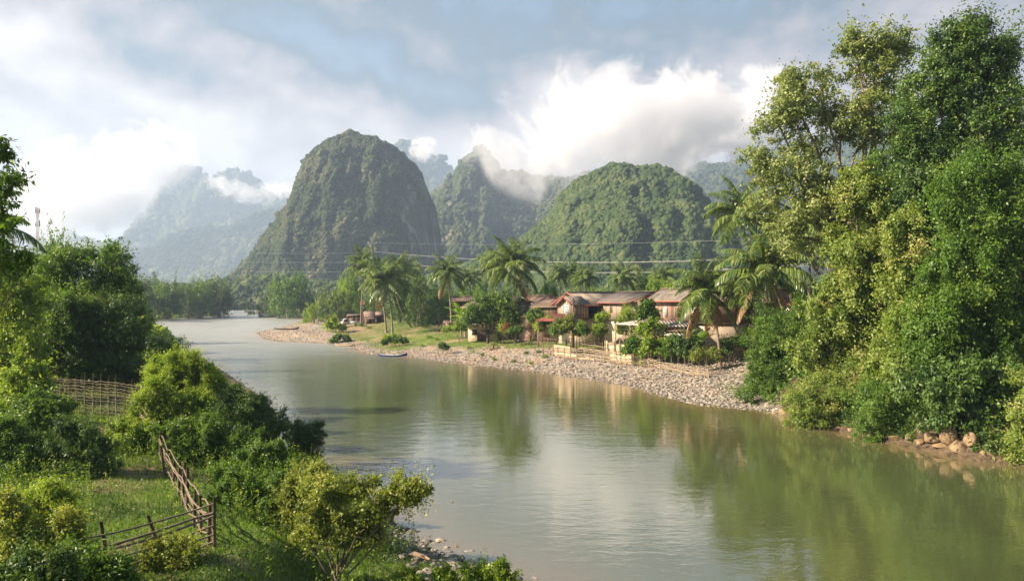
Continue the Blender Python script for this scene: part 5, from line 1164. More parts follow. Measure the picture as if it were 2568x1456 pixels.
xs = [X2(v) for v in (1060, 1155, 1215, 1265, 1340, 1410, 1515, 1575, 1635, 1690, 1745, 1815, 1870, 1930, 1990, 2040)]
fence('bamboo_fence', 'long low bamboo rail fence curving right from the woven one', line((X2(1060), 91.5), (X2(2045), 79), xs), [.95, .8, .8, 1.5, .8, 1.3, .8, .8, .85, .85, .85, .9, .85, .9, .9, .9], 5, BAMBOO, BAMBOO, .035, .035, .05, 4, zig=.07)
xs = np.linspace(1600, 1770, 11)
fence('pole_fence', 'row of thin garden stakes behind the low bamboo rails', line((1600, 90), (1770, 82.5), xs), [1.5, 1.4, 1.7, 1.5, 1.3, 1.8, 1.6, 1.5, 1.9, 1.6, 1.6], 1, BAMD, BAMD, .035, .015, .06, 5)
fence('bamboo_fence', 'dark shaded bamboo fence running back from the near palm trunk', line((1783, 80), (1876, 89), np.linspace(1783, 1876, 9)), [1.1]*9, 5, BAMD, BAMD, .04, .025, .05, 6)
fence('garden_fence', 'thin rail fence with posts in front of the veranda house', line((1340, 112), (1512, 101), [1340, 1358, 1375, 1396, 1420, 1440, 1462, 1485, 1511]), [1.3, 1.4, 1.5, 1.5, 1.6, 1.5, 1.6, 1.5, 1.6], 2, BAMD, WOOD, .045, .03, .03, 7, rail_lo=.5)
fence('garden_gate', 'open wooden gate frame where the grass meets the village path', line((1307, 117), (1331, 117), [1307, 1331]), [1.25, 1.25], 3, WOOD, WOODD, .08, .035, .01, 8, cat='gate')
fence('pole_fence', 'stake fence beside the open hut', line((1080, 152), (1112, 151), [1076, 1086, 1096, 1106]), [1.2]*4, 3, BAMD, WOOD, .05, .035, .05, 9)
# woven fence and pole fences on the left bank
fence('woven_fence', 'tall openwork bamboo fence at the back of the left garden', line((93, 47), (372, 45), np.linspace(93, 372, 15)), [2.1, 2.0, 2.1, 2.05, 2.1, 2, 2.1, 2.1, 2, 2.05, 2.1, 2, 2.1, 2.1, 2.2], 20, BAMD, BAMD, .035, .014, .02, 10, zig=.03, rail_lo=.05)
DS = [(353, 42.7), (368, 39.8), (385, 36.8), (403, 33.7), (417, 31.6), (433, 29.8), (447, 28.0), (458, 26.6), (467, 25.4), (485, 24.1), (503, 23.0), (522, 22.0)]
fence('pole_fence', 'crooked pole fence running down the left bank towards the camera', [((px-1283.5)*D/FP, D) for px, D in DS], [1.2, 1.0, 1.15, 1.1, 1.2, 1.05, 1.1, 1.2, 1.35, 1.1, 1.1, 1.15], 6, BAMD, WOODD, 0.05, .022, .08, 11, zig=.12, rail_lo=.2)
mbp = [((px-1283.5)*D/FP, D) for px, D in ((60, 18.2), (273, 19.6), (405, 20.6), (537, 21.8))]
fence('bamboo_rail_fence', 'horizontal bamboo rail fence crossing the lower left foreground', mbp, [1.45, 1.35, 1.25, 1.2], 6, BAMD, WOODD, .05, .03, .15, 12, zig=.04, rail_lo=.12)
# ------------------------------------------------------------------ poles, mast, pylon, wires
def pole(label, px, D, py_top, r=.11):
    g = G(px, D); root = empty('utility_pole', g, label, 'pole'); h = P(px, py_top, D)[2]-g[2]
    mb = MB(); mb.tube([(0, 0, -.3), (0, 0, h)], [r*1.2, r*.8], 8); mb.build('pole', WOOD, root); mb = MB(); mb.box((0, 0, h-.4), (.9, .08, .08)); mb.build('crossarm', WOODD, root)
pole('grey utility pole in front of the veranda house', 1438, 105, 747); pole('thin post beside the rust streaked shack', 910, 184, 776, .09)
METAL = simple('galvanised_steel', (.30, .30, .29), (.48, .47, .45), 3, metal=.3, rough=.5)
REDW, n = mat('red_white_mast_paint'); z_ = n.sep(n.add('ShaderNodeTexCoord').outputs['Object'])[2]
n.out(n.bsdf(n.mix(n.m('GREATER_THAN', n.m('FRACT', n.m('MULTIPLY', z_, .13)), .5), (.36, .16, .13), (.45, .44, .43)), .6, .3))
g = P(94, 742, 250); g = (g[0], g[1], 2.5); rt = empty('radio_mast', g, 'slim red and white lattice radio mast on the left skyline', 'mast'); H_ = P(94, 520, 250)[2]-g[2]
mb = MB(); 
for i in range(3):
    a_ = i*2.094; mb.tube([(.55*math.cos(a_), .55*math.sin(a_), 0), (.35*math.cos(a_), .35*math.sin(a_), H_)], .07, 4)
for k in range(40):
    z0 = k*H_/40; z1 = z0+H_/40; i = k % 3; a0_, a1_ = i*2.094, (i+1)*2.094
    for i in range(3):
        a0_, a1_ = i*2.094, (i+1)*2.094; r0_, r1_ = .55-.2*z0/H_, .55-.2*z1/H_
        mb.tube([(r0_*math.cos(a0_), r0_*math.sin(a0_), z0), (r1_*math.cos(a1_), r1_*math.sin(a1_), z1)], .03, 3)
mb.build('lattice', REDW, rt)
mb = MB(); mb.tube([(0, 0, H_-.2), (0, 0, H_+3)], .05, 5); mb.build('lightning_rod', METAL, rt)
for k, (dz_, a_) in enumerate([(-.8, 0), (-.8, 2.1), (-.8, 4.2), (-5, 1), (-5, 3.1), (-5, 5.2)]):
    mb = MB(); mb.box((.6*math.cos(a_), .6*math.sin(a_), H_+dz_), (.25, .2, 2.0), a_); mb.build('antenna', METAL, rt)
DP = 600; g = P(928, 742, DP); rt = empty('power_pylon', (g[0], DP, 4), 'pale lattice power pylon in front of the main karst hill', 'pylon'); H_ = P(928, 608, DP)[2]-4
mb = MB(); lv = [(0, 4.0), (.35, 2.6), (.6, 1.5), (.75, 1.1), (1.0, .8)]
for (f0, w0), (f1, w1) in zip(lv[:-1], lv[1:]):
    for sx_, sy_ in ((-1, -1), (1, -1), (1, 1), (-1, 1)):
        mb.tube([(sx_*w0, sy_*w0, f0*H_), (sx_*w1, sy_*w1, f1*H_)], .14, 4)
    ns = 3
    for k in range(ns):
        fa, fb = f0+(f1-f0)*k/ns, f0+(f1-f0)*(k+1)/ns; wa, wb = w0+(w1-w0)*k/ns, w0+(w1-w0)*(k+1)/ns
        for s0, s1 in (((-1, -1), (1, -1)), ((1, -1), (1, 1)), ((1, 1), (-1, 1)), ((-1, 1), (-1, -1))):
            mb.tube([(s0[0]*wa, s0[1]*wa, fa*H_), (s1[0]*wb, s1[1]*wb, fb*H_)], .09, 3); mb.tube([(s1[0]*wa, s1[1]*wa, fa*H_), (s0[0]*wb, s0[1]*wb, fb*H_)], .09, 3)
mb.build('tower', METAL, rt)
ARM = [P(928, y_, DP)[2]-4 for y_ in (610, 632, 656, 680)]
for az_, w_ in zip(ARM, (2.5, 5.2, 5.6, 5.4)):
    mb = MB()
    for s_ in (-1, 1):
        for q in (-1, 1): mb.tube([(s_*.8, q*.6, az_+.9), (s_*w_, 0, az_)], .1, 3); mb.tube([(s_*.8, q*.6, az_), (s_*w_, 0, az_)], .1, 3)
        for f_ in (.3, .6): mb.tube([(s_*(.8+f_*(w_-.8)), .5*(1-f_), az_), (s_*(.8+f_*(w_-.8)), -.5*(1-f_), az_+.9*(1-f_))], .07, 3)
    mb.build('crossarm', METAL, rt)
WIRE = simple('aluminium_wire', (.50, .48, .46), (.6, .58, .55), 3, rough=.4)
def wire(label, pts, r=.045):
    q = np.array([P(*p) for p in pts]); t = np.linspace(0, 1, len(q)); tt = np.linspace(0, 1, 60)
    # smooth by fitting a quadratic in each coordinate
    s_ = np.concatenate([[0], np.cumsum(np.linalg.norm(np.diff(q, axis=0), axis=1))]); s_ /= s_[-1]
    V = np.stack([np.polyval(np.polyfit(s_, q[:, i], 2 if len(q) > 2 else 1), tt) for i in range(3)], 1)
    b = V[0].copy(); mb = MB(); mb.tube(V-b, r, 4); tag(mb.build('power_line', WIRE, loc=tuple(b)), label, 'power line', 'high voltage lines crossing the valley')
for k, (nm, off) in enumerate((('', 0), ('', 5))):
    side = ('upper', 'lower')[k]
    wire(f'{side} wire of the top pair left of the pylon', [(-60, 562+off, 330), (107, 586+off, 400), (334, 621+off*.8, 460), (500, 632.5+off*.6, 500), (667, 638+off*.4, 540), (854, 634, 585), (916, 631.5, 600)])
    wire(f'{side} wire of the middle pair left of the pylon', [(-60, 590+off, 330), (300, 636+off, 450), (434, 651+off*.7, 490), (634, 661+off*.5, 535), (854, 657.6, 585), (916, 655.5, 600)])
    wire(f'{side} wire of the bottom pair left of the pylon', [(-60, 610+off, 330), (317, 659+off, 455), (434, 671.6+off*.7, 490), (600, 681+off*.5, 530), (854, 682.6, 585), (916, 680, 600)])
    wire(f'{side} wire of the top pair right of the pylon', [(941, 631.5, 600), (1110, 643, 540), (1362, 657.7, 470), (1710, 654+off*.4, 380), (2100, 630+off, 300)])
    wire(f'{side} wire of the middle pair right of the pylon', [(941, 656, 600), (1110, 669, 540), (1370, 682.5, 470), (1710, 680+off*.4, 380), (2100, 655+off, 300)])
wire('single thin earth wire at the very top right of the pylon', [(932, 609, 600), (1300, 612, 480), (1710, 608, 380), (2100, 590, 300)], .025)
for k, y_ in enumerate((690, 699, 706)):
    wire(('highest', 'middle', 'lowest')[k]+' of the three thin dark wires over the far left trees', [(300, y_-6, 250), (480, y_+3, 330), (620, y_+8, 420)], .03)
# ------------------------------------------------------------------ boats
def boat(label, px, py, D, L, W_, a, m_out, m_in, name='longtail_boat', dz=.0):
    c = P(px, py, D); root = empty(name, (c[0], D, max(gz(c[0], D), -.05)+dz), label, 'boat', None, rad(a))
    n_ = 15; V, F = [], []
    for sc_, zo in ((1, 0), (.86, .06)):
        for i in range(n_):
            s_ = i/(n_-1)*2-1; w_ = W_/2*(1-abs(s_)**2.6)*sc_+.02; sh = .28+.35*max(0, s_)**3+.15*max(0, -s_)**3; kz = .22*abs(s_)**4
            x_ = s_*L/2*(1 if sc_ == 1 else .96)
            V += [(x_, -w_, sh), (x_, -w_*.55, kz+zo), (x_, w_*.55, kz+zo), (x_, w_, sh)]
    V = np.array(V); Fo, Fi = [], []
    for i in range(n_-1):
        for j in range(3):
            a_ = i*4+j; Fo.append((a_, a_+1, a_+5, a_+4)); b_ = n_*4+a_; Fi.append((b_, b_+4, b_+5, b_+1))
        for j in (0, 3): a_ = i*4+j; b_ = n_*4+a_; Fo.append((a_, a_+4, b_+4, b_))
    meshobj('hull', V, np.array(Fo), m_out, root); meshobj('inner_hull', V, np.array(Fi), m_in, root)
    for q in (-.25, .05, .3): mb = MB(); mb.box((q*L, 0, .24), (.22, W_*.8, .03)); mb.build('seat', WOOD, root)
BLUE = simple('boat_blue_paint', (.03, .05, .14), (.05, .08, .20), 3)
boat('blue hulled longboat with white rim moored at the end of the gravel beach', 983, 893, 119.5, 4.6, .9, -8, BLUE, WHITE)
boat('bare wooden dugout moored beside the small stone jetty', 865, 866.5, 144, 3.8, .8, -12, simple('boat_wood_pale', (.35, .25, .16), (.5, .37, .25)), BAMBOO, 'dugout_canoe')
boat('old wooden canoe lying upturned on the gravel spit', 718, 825, 187, 5.8, .8, 6, WOODD, BAMBOO, 'dugout_canoe', .1)
# ------------------------------------------------------------------ truck
g = G(879, 176); rt = empty('small_truck', g, 'small silver pickup truck parked on the dirt by the shacks', 'truck', None, rad(196))
SILV = simple('silver_paint', (.42, .43, .44), (.5, .51, .52), 2, rough=.35, spec=.5); TYRE = simple('tyre_rubber', (.012, .012, .012), (.025, .025, .025))
mb = MB(); mb.prism([(2.1, .45), (2.1, .95), (1.95, 1.1), (1.55, 1.75), (.55, 1.8), (.45, .45)], 1, -.8, .8); body = mb.build('cab', SILV, rt)
mb = MB(); mb.prism([(1.99, 1.12), (1.62, 1.68), (1.58, 1.68), (1.93, 1.12)], 1, -.7, .7); mb.build('windscreen', GLASS, body)
for s_ in (-1, 1):
    mb = MB(); mb.prism([(1.75, 1.12), (1.5, 1.62), (.7, 1.64), (.7, 1.12)], 1, s_*.8-.012, s_*.8+.012); mb.build('side_window', GLASS, body)
    mb = MB(); mb.box((2.1, s_*.55, .82), (.05, .28, .18)); mb.build('headlight', WHITE, body)
mb = MB(); mb.box((2.13, 0, .52), (.08, 1.6, .18)); mb.build('bumper', DARK, body)
mb = MB(); mb.box((2.105, 0, .82), (.03, .7, .12)); mb.build('grille', DARK, body)
mb = MB(); mb.box((-.85, 0, .62), (2.5, 1.6, .12)); mb.box((-.85, .78, .92), (2.5, .05, .5)); mb.box((-.85, -.78, .92), (2.5, .05, .5)); mb.box((-2.08, 0, .92), (.05, 1.6, .5)); mb.build('cargo_bed', SILV, rt)
for x_ in (1.35, -1.2):
    for s_ in (-1, 1):
        mb = MB(); mb.tube([(x_, s_*.62, .32), (x_, s_*.82, .32)], .32, 14); wl = mb.build('wheel', TYRE, rt, smooth=False); mb = MB(); mb.tube([(x_, s_*.80, .32), (x_, s_*.835, .32)], .17, 10); mb.build('rim', METAL, wl)
# tarp pile
g = G(903, 181); mb = MB(); b_, f_ = ICO2; r_ = np.random.default_rng(3)
V = b_*np.array([.75, .5, .4])*(1+.25*r_.normal(size=(len(b_), 1))*.5)+np.array([0, 0, .25]); mb.add(V, None, f_); tag(mb.build('tarp_bundle', simple('blue_white_tarp', (.25, .4, .55), (.65, .68, .7), 4), loc=g), 'crumpled blue and white tarpaulin bundle beside the truck', 'tarpaulin')
# picnic table
g = G(1230, 117.5); rt = empty('picnic_table', g, 'small wooden table under the leaning trunk of the spreading tree', 'table', None, rad(10))
mb = MB(); mb.box((0, 0, .72), (1.2, .8, .07)); mb.build('tabletop', WOOD, rt)
for x_ in (-.45, .45): mb = MB(); mb.box((x_, 0, .345), (.1, .5, .69)); mb.build('leg', WOOD, rt)
for k, s_ in enumerate((-1, 1)):
    r2 = empty('bench', (g[0]+.15+s_*.3, g[1]+s_*.95, gz(g[0], g[1]+s_*.95)), ('low bench on the river side of the small wooden table', 'low bench on the village side of the small wooden table')[k], 'bench', None, rad(10))
    mb = MB(); mb.box((0, 0, .42), (1.3, .28, .06)); mb.build('seat', WOOD, r2)
    for x_ in (-.5, .5): mb = MB(); mb.box((x_, 0, .195), (.08, .24, .39)); mb.build('leg', WOOD, r2)
# ------------------------------------------------------------------ people, tiny in the photograph
SKIN = simple('skin', (.28, .16, .10), (.34, .2, .13)); HAIR = simple('black_hair', (.01, .009, .008), (.02, .018, .016))
def person(label, px, D, cloth, sit=True, rz=0, s=1.0):
    g = G(px, D); root = empty('person', g, label, 'person', None, rad(rz))
    if sit: J = dict(pel=(0, 0, .16), ch=(0, .02, .48), nk=(0, .02, .62), hd=(0, -.01, .76), k1=(.2, -.38, .42), f1=(.16, -.55, .06), k2=(-.2, -.38, .42), f2=(-.16, -.55, .06), s1=(.18, .02, .56), e1=(.26, -.18, .36), h1=(.16, -.36, .40), s2=(-.18, .02, .56), e2=(-.26, -.18, .36), h2=(-.16, -.36, .40))
    else: J = dict(pel=(0, 0, .88), ch=(0, .02, 1.22), nk=(0, .02, 1.40), hd=(0, -.01, 1.54), k1=(.1, -.03, .48), f1=(.11, 0, .06), k2=(-.1, -.03, .48), f2=(-.11, 0, .06), s1=(.19, .02, 1.34), e1=(.26, -.02, 1.07), h1=(.24, -.16, .86), s2=(-.19, .02, 1.34), e2=(-.26, -.02, 1.07), h2=(-.24, -.16, .86))
    R_ = dict(pel=.13, ch=.14, nk=.055, hd=.095, k1=.065, f1=.04, k2=.065, f2=.04, s1=.06, e1=.042, h1=.032, s2=.06, e2=.042, h2=.032)
    E_ = [('pel', 'ch'), ('ch', 'nk'), ('nk', 'hd'), ('pel', 'k1'), ('k1', 'f1'), ('pel', 'k2'), ('k2', 'f2'), ('ch', 's1'), ('s1', 'e1'), ('e1', 'h1'), ('ch', 's2'), ('s2', 'e2'), ('e2', 'h2')]
    def skin(name, keys, m_, grow=1.0, rootk='pel'):
        kk = [k for k in J if k in keys]; me = bpy.data.meshes.new(name); me.from_pydata([J[k] for k in kk], [(kk.index(a), kk.index(b)) for a, b in E_ if a in kk and b in kk], []); o = bpy.data.objects.new(name, me); COL.objects.link(o); o.parent = root
        md = o.modifiers.new('skin', 'SKIN'); 
        for i, k in enumerate(kk): me.skin_vertices[0].data[i].radius = (R_[k]*grow,)*2 if k != 'hd' else (R_[k], R_[k]*1.15)
        me.skin_vertices[0].data[kk.index(rootk)].use_root = True
        o.modifiers.new('sub', 'SUBSURF').levels = 1; o.modifiers['sub'].render_levels = 1; me.materials.append(m_); return o
    skin('body', list(J), SKIN)
    skin('clothing', ['pel', 'ch', 's1', 'e1', 's2', 'e2', 'k1', 'k2'], cloth, 1.22)
    hd = J['hd']; mb = MB(); b_, f_ = ICO1; mb.add(b_*np.array([.105, .115, .1])+np.array(hd)+np.array([0, .02, .04]), None, f_); mb.build('hair', HAIR, root, smooth=True)
C_ = {k: simple('cloth_'+k, tuple(v*.8 for v in c), c, 6) for k, c in dict(red=(.45, .06, .05), navy=(.03, .04, .10), white=(.6, .6, .58), grey=(.12, .12, .13), pink=(.45, .18, .2)).items()}
person('person in a red top sitting on the ground, leftmost of the group by the truck', 846, 180, C_['red'], rz=20); person('person in dark clothes sitting second from left beside the truck', 851, 179.5, C_['navy'], rz=-10)
person('person in grey sitting third from left beside the truck', 855, 181, C_['grey'], rz=60); person('person in a white top sitting nearest to the truck', 860, 180, C_['white'], rz=140)
person('person in red standing by the white cloth on the spit', 787, 226, C_['red'], False, 30); person('person in pink standing at the shack wall', 906, 183, C_['pink'], False, 10)
g = G(793, 224); rt = empty('clothes_line', g, 'clothes line with a hanging white cloth on the gravel spit', 'clothes line')
mb = MB(); mb.tube([(-.9, 0, 0), (-.9, 0, 1.5)], .05, 5); mb.build('post', WOOD, rt); mb = MB(); mb.tube([(2.2, 0, 0), (2.2, 0, 1.4)], .05, 5); mb.build('post', WOOD, rt); mb = MB(); mb.tube([(-.9, 0, 1.45), (.6, 0, 1.38), (2.2, 0, 1.36)], .03, 4); mb.build('line', WOOD, rt)
g2 = (g[0], g[1]-.06, g[2]); V = [(a_, .05*math.sin(a_*9), z_*1.2+.15) for z_ in (0, .5, 1) for a_ in np.linspace(-.25, .3, 6)]; V += [(a, b+.02, c) for a, b, c in V]; F = [(r*6+i, r*6+i+1, (r+1)*6+i+1, (r+1)*6+i) for r in range(2) for i in range(5)]; F += [tuple(18+k for k in reversed(f)) for f in F]
tag(meshobj('hanging_cloth', V, np.array(F), WHITE, loc=g2), 'white cloth hanging from the line on the spit', 'cloth')
# ------------------------------------------------------------------ birds
for k, (px, py) in enumerate([(773, 682), (762, 690), (777, 691)]):
    c = P(px, py, 300); mb = MB(); mb.add([(-.25, 0, 0), (.25, 0, .02), (0, .08, .05), (0, -.08, .05), (.02, .7, .22), (-.12, .65, .2), (.02, -.7, .22), (-.12, -.65, .2)], None, [(0, 2, 1), (0, 1, 3), (0, 3, 2), (1, 2, 3), (2, 4, 5), (2, 5, 0), (3, 7, 6), (3, 0, 7)])
    tag(mb.build('white_bird', WHITE, loc=c), ('white bird flying highest of the three over the far trees', 'white bird leftmost of the three over the far trees', 'white bird flying lowest of the three over the far trees')[k], 'bird', 'white birds over the river')
# ================================================================== village plants
big_tree('spreading_tree', 'wide spreading dark green tree with leaning trunk in front of the village', 'tree', G(1221, 124),
 px_lobes([(1195, 785, 22, 15), (1225, 765, 32, 20), (1260, 770, 28, 18), (1285, 785, 20, 15), (1210, 795, 28, 12), (1250, 795, 35, 14), (1235, 752, 22, 12), (1180, 800, 14, 10), (1285, 800, 15, 8)], 124), 26000, .3, L_MID, 51, bark=BARKD, r0=.22, clump=.55, rough=.4, aspect=.5, hsplit=.35)
def shr(nm, lb, lob, D, bp, nl, sz, m, cat='shrub', **kw):
    big_tree(nm, lb, cat, G(bp, D), px_lobes([(q[0], q[1]+(1 if 1330 < q[0] < 1530 else 0)*3, q[2]*.84, q[3]*.84) for q in lob], D), nl, sz, m, int(bp), r0=.05, clump=kw.pop('clump', .3), crown='foliage', stem='stem', hsplit=.25, rough=.5, sprig=.12, **kw)
shr('hedge', 'clipped square hedge left of the garden gate', [(1281, 828, 10, 8), (1292, 828, 10, 8), (1302, 829, 8, 8)], 117, 1290, 3500, .2, L_MID, clump=.25)
shr('garden_shrub', 'green shrub beside the cream plaster house', [(1258, 822, 10, 9), (1266, 826, 9, 7)], 119, 1260, 2500, .22, L_YEL)
shr('garden_shrub', 'reddish brown shrub between the hedge and the green shrub', [(1273, 818, 8, 6), (1270, 826, 6, 6)], 118.5, 1272, 1500, .18, leafmat('leaf_reddish', [(.12, .05, .03), (.22, .09, .05), (.3, .14, .07)]))
shr('garden_tree', 'slim young tree with small round crown behind the gate', [(1337, 787, 15, 9), (1345, 780, 12, 8), (1328, 795, 10, 7), (1350, 790, 10, 8)], 113, 1331, 5000, .25, L_MID, cat='tree')
shr('garden_shrub', 'yellow green bush in front of the dark red porch roof, leftmost of three', [(1360, 808, 14, 12), (1372, 801, 10, 8), (1355, 820, 12, 10)], 106, 1362, 5000, .25, L_YEL)
shr('garden_shrub', 'dark purple leaved bush beside the porch posts', [(1382, 826, 10, 12), (1372, 832, 10, 9)], 105, 1380, 3000, .2, leafmat('leaf_purple', [(.04, .02, .02), (.10, .04, .04), (.16, .08, .05)]))
shr('garden_shrub', 'deep green bush in front of the dark red porch roof, middle of three', [(1396, 812, 14, 14), (1404, 822, 13, 10), (1390, 826, 12, 10)], 104, 1398, 5000, .25, L_MID)
shr('frangipani', 'pale yellow frangipani bush in front of the utility pole', [(1428, 802, 20, 10), (1440, 812, 18, 12), (1420, 818, 16, 12), (1450, 826, 14, 10)], 103.5, 1432, 6500, .26, L_GOLD)
shr('garden_shrub', 'dark bush right of the frangipani by the white door', [(1462, 820, 14, 10), (1470, 828, 10, 8)], 102, 1464, 3500, .22, L_MID)
shr('garden_tree', 'narrow yellow green sapling in front of the pale plank wall', [(1503, 795, 13, 12), (1496, 812, 16, 12), (1510, 825, 14, 10), (1518, 788, 10, 8), (1500, 832, 16, 8)], 102, 1502, 7000, .22, L_YEL, cat='tree')
shr('cassava_bush', 'cassava bush behind the start of the low rails, leftmost of four', [(1590, 860, 20, 14), (1605, 872, 20, 12), (1580, 876, 16, 10)], 91, 1592, 6500, .3, L_MID)
shr('cassava_bush', 'cassava bush with pale top leaves, second from the woven fence', [(1632, 858, 20, 14), (1640, 874, 20, 12), (1620, 880, 16, 8)], 90, 1634, 6500, .3, L_YEL)
shr('cassava_bush', 'cassava bush in the middle of the low rail garden', [(1682, 858, 20, 14), (1690, 874, 22, 12), (1670, 880, 18, 10)], 88.5, 1684, 6500, .3, L_MID)
shr('garden_shrub', 'dark leafy bush left of the near palm', [(1722, 860, 22, 16), (1735, 876, 22, 12), (1710, 882, 16, 9), (1750, 860, 14, 14)], 87, 1726, 6500, .25, L_DARK)
shr('garden_shrub', 'golden weedy bush at the foot of the near palm', [(1745, 892, 18, 7), (1765, 890, 18, 8), (1790, 880, 14, 12), (1800, 895, 12, 8)], 83.5, 1770, 5000, .16, L_GOLD)
shr('garden_shrub', 'shaded creeper bush under the pink house', [(1815, 860, 16, 8), (1840, 855, 18, 6), (1862, 860, 14, 10), (1825, 880, 14, 10)], 87.5, 1835, 6000, .22, L_DARK)
shr('riverside_bush', 'bright green bush on the near edge of the grass bank', [(982, 842, 14, 9), (970, 850, 12, 7), (995, 850, 12, 6), (984, 852, 18, 6)], 133, 982, 6000, .25, L_YEL)
shr('riverside_bush', 'low bush spilling down the bank right of the bright one', [(1005, 850, 14, 6), (960, 857, 12, 5), (1015, 856, 8, 4)], 131, 1000, 3500, .22, L_MID)
shr('riverside_bush', 'small dark bush at the end of the grassy bank', [(1107, 864, 9, 6), (1115, 869, 7, 5)], 118, 1108, 2200, .2, L_DARK)
shr('riverside_bush', 'glossy green bush on the point by the parked truck', [(836, 806, 12, 9), (848, 816, 14, 8), (828, 817, 12, 7), (860, 821, 9, 5)], 165, 840, 6500, .35, L_YEL)
shr('riverside_bush', 'rounded bush behind the wooden dugout', [(850, 842, 14, 9), (865, 848, 14, 9), (838, 852, 10, 6), (872, 856, 10, 6)], 152, 858, 6500, .28, L_MID)
shr('weed_stand', 'tall weeds left of the cream plaster house', [(1152, 812, 10, 8), (1160, 820, 9, 8), (1143, 822, 8, 6)], 127, 1152, 3000, .22, L_YEL)
shr('weed_stand', 'tall weeds at the foot of the lone palm', [(1130, 820, 10, 7), (1120, 825, 8, 5)], 134, 1128, 2500, .22, L_YEL)
GRP = []
for i, (px, D, r) in enumerate([(1075, 138, 9), (1095, 132, 7), (1368, 104, 9), (1350, 108, 8), (1320, 109, 7), (1240, 107, 7), (1210, 112, 6), (1290, 104, 6), (1060, 128, 7), (1020, 140, 6), (1330, 101, 6), (905, 172, 9), (925, 168, 7), (1175, 120, 6)]):
    GRP.append(None); GRP[-1] = plant('bush'+str(1+i % 3), 'grass_clump', 'small leafy clump growing in the grass of the village bank', 'plant', px, D, r*2, 742+(HC-gz((px-1283.5)*D/FP, D))*FP/D-r, RNG.choice([L_YEL, L_MID]), group='leafy clumps in the village grass', parts=('foliage', 'stem'))
relabel(GRP, '{} from the left of the small leafy clumps in the village grass')
# papaya and bananas
def leafy_top(nm, lb, cat, px, pytop, D, r, m, nleaf=16, big=1.0, trunk=.1, droop=.5, up=1.0, width=.28, seed=1):
    rng = np.random.default_rng(seed); g = np.array(G(px, D)); c = np.array(P(px, pytop, D)); root = empty(nm, tuple(g), lb, cat); h = c[2]-g[2]
    mb = MB(); mb.tube([(0, 0, -.2), (.05, 0, h*.5), (0, 0, h)], [trunk*1.3, trunk, trunk*.8], 8); mb.build('trunk', PBARK, root, smooth=True)
    Vs, Qs, k = [], [], 0
    for i in range(nleaf):
        a = i*2.4+rng.normal()*.2; e0 = rng.uniform(.2, 1.25)*up; L = r*rng.uniform(.8, 1.15); n_ = 9; t = np.linspace(0, 1, n_); th = e0-droop*2*t**1.5
        x = np.concatenate([[0], np.cumsum(np.cos(th[:-1]))])*L/(n_-1); z = np.concatenate([[0], np.cumsum(np.sin(th[:-1]))])*L/(n_-1); w_ = L*width*.5*np.sin(np.clip(t*1.15-.12, 0.02, 1)*math.pi)**.6
        f = np.array([math.cos(a), math.sin(a)]); s_ = np.array([-math.sin(a), math.cos(a)])
        for sg in (-1, 1):
            V = []
            for q in range(n_): V += [(f[0]*x[q], f[1]*x[q], h+z[q]), (f[0]*x[q]+sg*s_[0]*w_[q], f[1]*x[q]+sg*s_[1]*w_[q], h+z[q]-w_[q]*.25)]
            Vs.append(np.array(V)); Qs += [(k+2*q, k+2*q+1, k+2*q+3, k+2*q+2) for q in range(n_-1)]; k += 2*n_
    o = meshobj('foliage', np.concatenate(Vs), np.array(Qs), m, root, {'rnd': np.full(k, .55)}); return root
leafy_top('banana_plant', 'tall banana plant with upright glowing leaves left of the spreading tree', 'plant', 1156, 795, 138, 3.6, L_YEL, 15, trunk=.16, seed=2)
leafy_top('banana_plant', 'smaller banana plant beside the taller glowing one', 'plant', 1166, 800, 136, 2.8, L_MID, 12, trunk=.14, seed=3)
leafy_top('banana_plant', 'banana plant hidden behind the near palm fronds', 'plant', 1750, 858, 88, 2.2, L_MID, 12, trunk=.12, seed=4)
leafy_top('banana_plant', 'banana plant with a broad leaf over the grey tin sheet', 'plant', 1722, 850, 89, 2.0, L_MID, 9, trunk=.12, seed=5)
shr('papaya_tree', 'papaya tree with umbrella crown in front of the long reddish house', [(1621, 770, 18, 8), (1612, 778, 12, 8), (1632, 782, 12, 8), (1622, 760, 12, 6), (1606, 792, 8, 5), (1640, 795, 8, 4)], 92, 1621, 4500, .36, L_MID, cat='tree')
shr('papaya_tree', 'lower thin papaya sapling with drooping leaves below the umbrella crowned one', [(1618, 820, 14, 10), (1630, 812, 12, 9), (1650, 818, 12, 9), (1612, 832, 10, 8)], 91, 1620, 2600, .3, L_YEL, cat='tree')
# ================================================================== stones
rng = np.random.default_rng(5)
def stones(name, label, n, pick, smin, smax, seed, base=ICO0, m=STONE, flat=.55):
    rng = np.random.default_rng(seed); x, y, k = pick(rng, n); x, y = x[k], y[k]; z = terrain(x, y); n = len(x)
    s = smin*(smax/smin)**(rng.random(n)**2.0); V, F, r = blobs(np.c_[x, y, z+s*.15], np.c_[s*rng.uniform(.8, 1.5, n), s*rng.uniform(.7, 1.2, n), s*flat*rng.uniform(.7, 1.3, n)], rng, base, .3)
    return tag(meshobj(name, V, F, m, attrs={'rnd': r}), label, kind='stuff')
def beach(rng, n):
    px = rng.uniform(640, 1960, n); y = rng.uniform(58, 235, n)**1.0; y = 1/(1/235+rng.random(n)*(1/60-1/235)); x = (px-1283.5)*y/FP; d, s = river_dist(x, y)
    gwl = np.interp(px, [640, 700, 760, 850, 900, 1000, 1060, 1380, 1500, 1700, 1930], [60, 60, 20, 10, 4, 4, 8, 12.5, 14, 17.5, 18])
    return x, y, (s > 0) & (d > -.4) & (d < gwl+rng.normal(size=n)*.8) & (rng.random(n) < .45+.55*np.exp(-np.maximum(d, 0)/5)+.3*(fbm(x/4, y/4, seed=12) > .1))
stones('river_stones', 'grey and tan stones covering the gravel beach', 150000, beach, .045, .19, 6)
